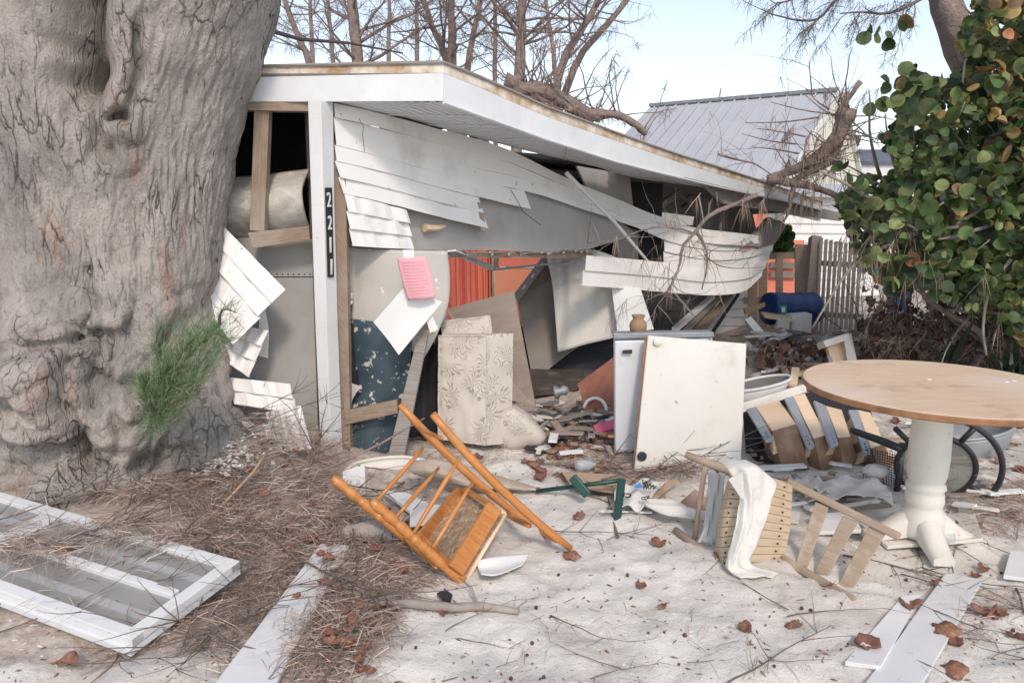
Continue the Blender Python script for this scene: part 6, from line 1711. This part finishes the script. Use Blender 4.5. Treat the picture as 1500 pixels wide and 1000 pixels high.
# ================================================================= vegetation
def wisps(mb, p, d, n, L=(.08, .22), cols=None, droop=(.2, 1.2), w_=.006, spread=.7):
    cols = cols or [(.3, .24, .2), (.38, .3, .26), (.24, .2, .17), (.2, .2, .15)]
    for _ in range(n):
        c = R.choice(cols); f = R.uniform(.7, 1.2)
        mb.blade(p + V((R.uniform(-.05, .05),) * 3), V(d) + V((R.gauss(0, spread), R.gauss(0, spread), R.gauss(0, spread))), R.uniform(*L), w_, R.uniform(*droop), (c[0] * f, c[1] * f, c[2] * f))
def bare_tree(px0, px1, Y, wpx, label, nb=24, seed=0, h=8.5, dens=1.0):
    """px0: x at y=0, px1: x at y=100"""
    a, b = D(px0, 0, Y), D(px1, 100, Y)
    d = (a - b).normalized()
    base = b + d * (-(b.z) / d.z)
    base = V((b.x + (base.x - b.x) * .4, Y, 0))
    r = wpx / 2 * Y / F
    t_ = T('bare_pine', label, 'tree', base, 'bare trees behind the roof')
    top = a + d * 3.2
    pts = [base, base.lerp(b, .5), b, b.lerp(a, .5), a, a + d * 1.5, top]
    mb = MB(); pts2 = [interp(pts, i / 18) + V((.05 * noise.noise(V((i * .4, seed, 0))), 0, 0)) for i in range(19)]
    mb.tube(pts2, [r * 1.35 * (1 - .55 * i / 18) for i in range(19)], 9, jit=.2)
    OB('trunk', mb, M['limb'], t_, True)
    mb = MB(); wb = MB()
    for k in range(nb):
        z = R.uniform(.3, 1)
        p = interp(pts2, z)
        az = R.uniform(0, 6.28)
        dd = V((cos(az), sin(az) * .7, R.uniform(.05, .9)))
        L = R.uniform(.8, 2.4)
        q, e = limb(mb, p, dd, L, r * R.uniform(.16, .4), 5, .5, 7, .03)
        for j in range(int(5 * dens)):
            s = R.choice(q[1:])
            q2, e2 = limb(mb, s, e + V((R.uniform(-1, 1), R.uniform(-1, 1), R.uniform(-.6, .8))), L * R.uniform(.2, .45), r * .09, 4, .6, 5, .0)
            for jj in range(3):
                s2 = R.choice(q2[1:])
                limb(mb, s2, (R.uniform(-1, 1), R.uniform(-1, 1), R.uniform(-.6, .8)), L * R.uniform(.08, .2), r * .05, 3, .6, 3, 0)
                if R.random() < .55 * dens: wisps(wb, s2, (0, 0, -.3), 6, (.08, .26))
    OB('branches', mb, M['limb'], t_, True)
    if wb.v: OB('needles', wb, M['dry'], t_)
bare_tree(417, 453, 15, 8, 'slim leaning bare tree nearest the old trunk behind the roof', 16, 1)
bare_tree(514, 526, 14, 16, 'stout upright bare tree behind the left end of the roof', 26, 2)
bare_tree(618, 657, 15, 9, 'thin bare tree leaning towards the upright pair behind the roof corner', 20, 3)
bare_tree(662, 662, 14.5, 12, 'straight bare tree rising right at the roof corner', 24, 4)
bare_tree(702, 686, 16, 8, 'thin bare tree just right of the roof corner', 20, 5)
bare_tree(767, 760, 14, 14, 'stout bare tree above the start of the sloping eave', 30, 6)
bare_tree(876, 822, 14, 10, 'bare tree leaning right above the sloping eave', 20, 7)
bare_tree(917, 840, 15, 9, 'rightmost bare tree, leaning far right over the sloping eave', 12, 8)
for k, (x, Y) in enumerate(((455, 20), (570, 21), (610, 19), (725, 20), (800, 19), (480, 23))):
    bare_tree(x, x + R.uniform(-15, 15), Y, 6, ['far thin bare tree seen through the nearer branches'][0], 20, 20 + k, dens=1.2)
ft = T('uprooted_tree', 'fallen limb mass resting on the back of the sloping roof', 'tree', D(800, 170, 9.5))
mb = MB(); wb = MB()
for pts, r in (([(735, 150), (775, 132), (815, 140), (860, 165), (880, 175)], .10), ([(815, 145), (850, 165), (900, 168), (930, 182), (946, 197)], .07), ([(760, 130), (790, 128), (830, 150), (870, 178)], .08), ([(740, 118), (770, 128), (800, 150)], .1)):
    q = [interp([D(x, y, 9.6) for x, y in pts], i / 14) for i in range(15)]
    mb.tube(q, [r * (1 - .5 * i / 14) for i in range(15)], 9, jit=.5)
    for k in range(14):
        s = R.choice(q); q2, e = limb(mb, s, (R.uniform(-1, 1), R.uniform(-.5, .5), R.uniform(0, 1)), R.uniform(.3, 1.2), .011, 5, .6, 8, .03)
        wisps(wb, q2[-2], (0, 0, -.4), 12, (.06, .2), [(.4, .26, .2), (.34, .22, .17)])
        wisps(wb, s, (0, 0, -.4), 16, (.06, .2), [(.4, .26, .2), (.34, .22, .17)])
OB('limb', mb, M['limb'], ft, True); OB('needles', wb, M['dry'], ft)

# fallen branch draped over the right end of the eave
fb_ = T('fallen_bough', 'dead bough with hanging brown needles fallen across the right end of the eaves', 'branch', D(1130, 300, 8.3))
mb = MB(); wb = MB(); YB = 8.3
bcols = [(.4, .3, .25), (.34, .25, .21), (.46, .36, .3)]
def bough(pts, r, Y=YB, tw_=6, ws=8, L=(.08, .22)):
    q = [interp([D(x, y, Y) for x, y in pts], i / 14) for i in range(15)]
    mb.tube(q, [r * (1 - .6 * i / 14) for i in range(15)], 7, jit=.35)
    for k in range(tw_):
        s = R.choice(q); q2, e = limb(mb, s, (R.uniform(-1, 1), R.uniform(-.5, .3), R.uniform(-.4, .9)), R.uniform(.2, .8), r * .08 + .0025, 4, .6, 7, 0)
        wisps(wb, R.choice(q2), (0, 0, -1), ws, L, bcols, w_=.005, spread=.4)
    return q
bough([(1242, 160), (1228, 200), (1200, 228), (1165, 248), (1125, 262)], .10, tw_=34, ws=16, L=(.04, .13))
bough([(1232, 195), (1215, 235), (1180, 255), (1150, 270)], .06, tw_=16, ws=14, L=(.04, .13))
bough([(1125, 262), (1160, 268), (1195, 275), (1235, 292), (1300, 330)], .055, tw_=14)
bough([(1260, 120), (1240, 150), (1222, 190), (1222, 240), (1205, 262)], .028, tw_=12)
bough([(1165, 268), (1158, 290), (1157, 305), (1148, 325)], .03, tw_=5)
bough([(1052, 226), (1080, 234), (1105, 240), (1130, 256)], .014, tw_=6, ws=3)
for x0, y0, x1, y1 in ((1087, 196, 1166, 211), (1092, 180, 1200, 172), (1108, 188, 1180, 200), (1130, 150, 1225, 168), (1180, 140, 1235, 175), (1220, 240, 1270, 262), (1280, 205, 1235, 190), (1300, 170, 1235, 190), (1100, 215, 1170, 225), (1180, 130, 1215, 160), (1185, 90, 1190, 140), (1240, 115, 1228, 150)):
    bough([(x0, y0), ((x0 + x1) / 2, (y0 + y1) / 2 + R.uniform(-5, 5)), (x1, y1)][::-1], .010, tw_=3, ws=3)
bough([(1110, 285), (1080, 298), (1040, 315), (1018, 340), (1000, 362), (994, 395), (975, 432)], .022, 6.6, tw_=8)
bough([(1020, 338), (1034, 365), (1035, 395), (1028, 424)], .014, 6.6, tw_=6)
bough([(1018, 342), (990, 334), (960, 333), (932, 340), (900, 352), (860, 356)], .009, 6.6, tw_=10, ws=4)
bough([(1035, 376), (1052, 388), (1080, 393), (1140, 390)], .007, 6.6, tw_=4, ws=1)
bough([(994, 395), (985, 412), (975, 435)], .01, 6.6, tw_=5)
for k in range(12):
    x, y = R.choice([(R.uniform(1040, 1130), R.uniform(255, 310)), (R.uniform(1140, 1260), R.uniform(230, 310)), (R.uniform(1150, 1250), R.uniform(160, 240))])
    wisps(wb, D(x, y, YB - .1), (0, 0, -1), 26, (.08, .3), bcols, w_=.005, spread=.22)
OB('limb', mb, M['limb'], fb_, True); OB('needles', wb, M['dry'], fb_)

# sea grape
sg = T('sea_grape', 'big sea grape with round green and russet leaves filling the right side', 'tree', V((4.6, 7.0, 0)))
mb = MB()
st = []
for (x0, y0), (x1, y1), r in (((1500, 560), (1440, 200), .07), ((1520, 560), (1380, 300), .06), ((1480, 560), (1500, 100), .08), ((1540, 560), (1300, 260), .05), ((1450, 560), (1340, 400), .04), ((1540, 500), (1460, 20), .07)):
    a = D(x0, y0, 7.2); a.z = -.05
    b = D(x1, y1, 6.6)
    q = [a.lerp(b, i / 10) + V((.12 * sin(i * .9 + x0), .1 * cos(i * .7), .1 * sin(pi * i / 10))) for i in range(11)]
    mb.tube(q, [r * (1 - .6 * i / 10) for i in range(11)], 8, jit=.2); st.append(q)
    for k in range(9): limb(mb, R.choice(q[3:]), (R.uniform(-1, .6), R.uniform(-1, .4), R.uniform(-.2, 1)), R.uniform(.5, 1.3), .018, 5, .4, 7, .02)
for pts in ([(1450, 330), (1380, 350), (1330, 330), (1290, 300), (1240, 270), (1200, 250)], [(1420, 330), (1350, 340), (1280, 370), (1240, 400), (1190, 480)], [(1330, 340), (1342, 370), (1345, 400), (1330, 420)], [(1480, 380), (1450, 420), (1440, 480), (1445, 520)], [(1400, 330), (1440, 300), (1400, 290), (1360, 310)]):
    mb.tube([interp([D(x, y, 6.0) for x, y in pts], i / 14) for i in range(15)], [.018 * (1 - .5 * i / 14) for i in range(15)], 6, jit=.3)
OB('branches', mb, M['woodg'], sg, True)
env = [(1316, 118), (1330, 95), (1350, 112), (1388, 118), (1420, 100), (1405, 60), (1425, 20), (1440, -40), (1640, -40), (1640, 520), (1500, 500), (1450, 470), (1400, 440), (1350, 420), (1300, 425), (1262, 385), (1240, 330), (1225, 300), (1262, 262), (1300, 262), (1318, 235), (1290, 200), (1325, 175), (1300, 150)]
greens = [(.045, .085, .03), (.06, .11, .035), (.085, .14, .045), (.03, .06, .03), (.12, .17, .06), (.045, .08, .04), (.17, .21, .08), (.14, .2, .08), (.2, .24, .1), (.1, .15, .06), (.035, .065, .03)]
warm = [(.24, .18, .07), (.33, .23, .09), (.36, .17, .08), (.22, .11, .06), (.26, .23, .1), (.38, .28, .13), (.2, .19, .08), (.17, .12, .06), (.3, .2, .12)]
mb = MB()
def gleaf(mb, p, nrm, r, c, rag=.0):
    nrm = nrm.normalized(); a = nrm.orthogonal().normalized(); rot = R.uniform(0, 6.28); b = nrm.cross(a); a, b = a * cos(rot) + b * sin(rot), b * cos(rot) - a * sin(rot)
    n = 12; cup = R.uniform(-.6, .8); fo = R.uniform(0, .9); wv = R.uniform(0, 6)
    rg = [1 + R.uniform(-rag, rag * .4) for _ in range(n)]
    ring = [p + (a * cos(2 * pi * i / n) * 1.08 + b * sin(2 * pi * i / n)) * r * rg[i] + nrm * r * (cup * .6 + fo * abs(sin(2 * pi * i / n)) + .16 * sin(4 * pi * i / n + wv) + R.uniform(-.05, .05)) for i in range(n)]
    k = mb.add([p] + ring)
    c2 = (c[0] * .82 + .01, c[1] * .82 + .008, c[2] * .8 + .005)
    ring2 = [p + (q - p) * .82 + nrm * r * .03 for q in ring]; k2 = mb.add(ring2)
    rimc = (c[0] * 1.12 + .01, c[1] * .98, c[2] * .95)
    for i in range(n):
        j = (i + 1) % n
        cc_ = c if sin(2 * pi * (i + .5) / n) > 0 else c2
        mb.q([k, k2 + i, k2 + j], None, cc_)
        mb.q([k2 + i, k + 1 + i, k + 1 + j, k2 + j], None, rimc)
for layer, (Y0, Y1, cnt) in enumerate(((5.7, 6.4, 2300), (6.4, 7.3, 2500), (7.3, 8.6, 2300))):
    for x, y in scatter(env, cnt):
        if layer == 0 and x < 1300 and R.random() < .5: continue
        # leave irregular gaps near the outline and up high
        g_ = noise.noise(V((x * .018, y * .018, layer * 3)))
        if y < 240 and g_ > .22 and x < 1560: continue
        if layer == 2 and y < 110 and R.random() < .4: continue
        wp = .7 if y < 60 else (.4 if y < 190 else (.2 if y < 300 else .10))
        if x > 1440 and y < 260: wp += .2
        c = R.choice(warm) if R.random() < wp * .62 * (.6 + g_) else R.choice(greens)
        f = R.uniform(.9, 1.9)
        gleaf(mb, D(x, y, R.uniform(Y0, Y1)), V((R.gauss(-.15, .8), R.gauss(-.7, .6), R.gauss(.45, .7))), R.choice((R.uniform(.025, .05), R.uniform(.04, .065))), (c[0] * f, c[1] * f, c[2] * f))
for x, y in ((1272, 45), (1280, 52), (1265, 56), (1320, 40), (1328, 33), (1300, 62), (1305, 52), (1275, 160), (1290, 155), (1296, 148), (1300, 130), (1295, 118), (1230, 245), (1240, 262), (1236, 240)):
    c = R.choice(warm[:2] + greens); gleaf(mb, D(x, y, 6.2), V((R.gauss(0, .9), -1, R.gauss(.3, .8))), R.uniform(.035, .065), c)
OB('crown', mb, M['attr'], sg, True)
mb = MB()
for k in range(46):
    x, y = R.choice([(R.uniform(1250, 1400), R.uniform(300, 400)), (R.uniform(1270, 1340), R.uniform(300, 430)), (R.uniform(1420, 1500), R.uniform(380, 480)), (R.uniform(1230, 1300), R.uniform(320, 380))])
    wisps(mb, D(x, y, R.uniform(5.7, 6.2)), (0, 0, -1), 12, (.06, .26), bcols + [(.3, .26, .23)], w_=.0035, spread=.3)
tag(OB('hanging_needles', mb, M['dry'], sg), 'strands of dead brown needles hung on the branches')

# dead leaves under the grape, thicket
mb = MB()
for k in range(1900):
    x, y = R.uniform(1262, 1560), 522 - abs(R.gauss(0, 34))
    if R.random() < .25: x = R.uniform(1110, 1300); y = R.uniform(500, 560)
    p = D(x, y, R.uniform(6.9, 8.8)); p.z = max(p.z, .02)
    c = R.choice([(.2, .12, .09), (.26, .16, .12), (.16, .1, .08), (.36, .27, .22), (.12, .08, .06), (.4, .35, .3)]); f = R.uniform(.6, 1.2)
    gleaf(mb, p, V((R.gauss(0, 1), R.gauss(-.3, .9), R.gauss(.5, .8))), R.uniform(.02, .07), (c[0] * f, c[1] * f, c[2] * f), .5)
for k in range(420):
    x, y = R.uniform(1262, 1500), 515 - abs(R.gauss(0, 45))
    p = D(x, y, R.uniform(6.6, 8)); p.z = max(p.z, .03)
    wisps(mb, p, (R.uniform(-1, 1), 0, -.3), 7, (.05, .22), [(.4, .32, .27), (.3, .23, .19), (.5, .42, .36)], w_=.004, spread=.5)
tag(OB('dead_leaf_drift', mb, M['attr']), 'deep drift of dead brown leaves caught under the sea grape', 'leaf drift', kind='stuff')
mb = MB()
for k in range(150):
    x, y = R.uniform(1255, 1540), R.uniform(470, 540)
    p = G(x, max(y, 500), 0) if R.random() < .5 else D(x, y, R.uniform(7, 8.5)); p.z = max(p.z, 0)
    limb(mb, p, (R.uniform(-.8, .8), R.uniform(-.4, .4), R.uniform(.3, 1.2)), R.uniform(.4, 1.1), R.uniform(.003, .012), 4, .5, 7, .0)
tag(OB('brush_thicket', mb, M['twig'], None, True), 'tangle of bare brown stems under the sea grape', 'thicket', kind='stuff')
mb = MB()
for k in range(14):
    x0, y0 = R.choice([(1470, 560), (1390, 545), (1490, 560)]); x1 = x0 + R.uniform(-60, 50); y1 = y0 - R.uniform(30, 90)
    a, b = D(x0, y0, 6.6), D(x1, y1, 6.3); s_ = V((.03, 0, 0)); m_ = a.lerp(b, .5) + V((0, 0, .05))
    kx = mb.add([a - s_ * .6, a + s_ * .6, m_ + s_, m_ - s_, b]); mb.q([kx, kx + 1, kx + 2, kx + 3], None, (.02, .05, .03)); mb.q([kx + 3, kx + 2, kx + 4], None, (.03, .065, .035))
one('strap_leaf_plant', mb, M['attr'], 'dark green strap leaved plant behind the right rim of the table', 'plant', solid=.003)
mb = MB()
for k in range(160):
    p = D(R.uniform(1128, 1160), R.uniform(330, 372), R.uniform(10.6, 11.2)); gleaf(mb, p, V((R.gauss(0, .7), -1, R.gauss(.3, .6))), R.uniform(.03, .06), R.choice([(.08, .2, .04), (.1, .25, .05), (.05, .13, .03)]))
wl = T('leafy_weed', 'bright green leafy weed rising between the fence and the siding end', 'plant', V((D(1145, 372, 10.9).x, 10.9, 0)))
OB('leaves', mb, M['attr'], wl); m2 = MB(); m2.tube([V((D(1145, 372, 10.9).x, 10.9, 0)), D(1145, 350, 10.9)], .02, 6); OB('stem', m2, M['twig'], wl)

# leaning trunk and overhanging twigs, top right
lt = T('leaning_pine', 'leaning bare tree trunk with wispy twigs at the top right above the sea grape', 'tree', V((5.6, 8.6, 0)))
a, b = D(1408, 70, 8.2), D(1376, -30, 8.2)
q = [V((5.9, 8.6, 0)), V((5.75, 8.4, 1.6)), a, b, b + (b - a) * 1.8]
mb = MB(); mb.tube([interp(q, i / 20) for i in range(21)], [.19 * (1 - .35 * i / 20) for i in range(21)], 14, jit=.2); OB('trunk', mb, M['limb'], lt, True)
mb = MB(); wb = MB()
def over(pts, r):
    q = [interp([D(x, y, 8.0) for x, y in pts], i / 16) for i in range(17)]
    mb.tube(q, [r * (1 - .7 * i / 16) for i in range(17)], 6, jit=.2)
    for k in range(16):
        s = R.choice(q[4:]); q2, e = limb(mb, s, (R.uniform(-1, .3), R.uniform(-.5, .5), R.uniform(-.8, .4)), R.uniform(.2, .6), .005, 4, .5, 5, -.03)
        for s2 in q2[1:]: wisps(wb, s2, (-.3, 0, -.5), 9, (.05, .16), [(.2, .2, .19), (.27, .25, .23), (.16, .17, .15)], w_=.004)
over([(1380, -20), (1347, 0), (1320, 14), (1293, 20), (1262, 18), (1231, 20)], .022)
over([(1380, -20), (1300, -30), (1250, -15), (1223, 2), (1200, 27), (1170, 30), (1130, 21)], .025)
over([(1300, -28), (1260, -30), (1200, -20), (1160, 0), (1135, 5)], .02)
OB('branches', mb, M['twig'], lt, True); OB('needles', wb, M['dry'], lt)
OB('limb', MB().tube([V((-1.55, 4.7, 2.62)), D(398, 46, 5.4), D(440, 58, 6.2), D(510, 63, 7), D(590, 78, 7.4)], [.022, .016, .016, .014, .008], 6, jit=.3), M['twig'], tree, True)
# far hedge line closing the plot
mb = MB()
for k in range(9000):
    if R.random() < .6: x, y = R.uniform(-34, -3.8), R.uniform(24, 30)
    else: x, y = R.uniform(12, 46), R.uniform(20, 30)
    h = 3.6 + 2.2 * noise.noise(V((x * .25, 0, 1))) + .8 * noise.noise(V((x * 1.1, y, 2)))
    p = V((x, y, R.random() ** .8 * max(h, .8)))
    c = R.choice(greens[:7]); f = R.uniform(.7, 1.5)
    gleaf(mb, p, V((R.gauss(0, .7), -1, R.gauss(.5, .6))), R.uniform(.14, .3), (c[0] * f, c[1] * f, c[2] * f), .4)
tag(OB('far_hedge', mb, M['attr']), 'dim green hedge line far beyond the plot', 'hedge', kind='stuff')
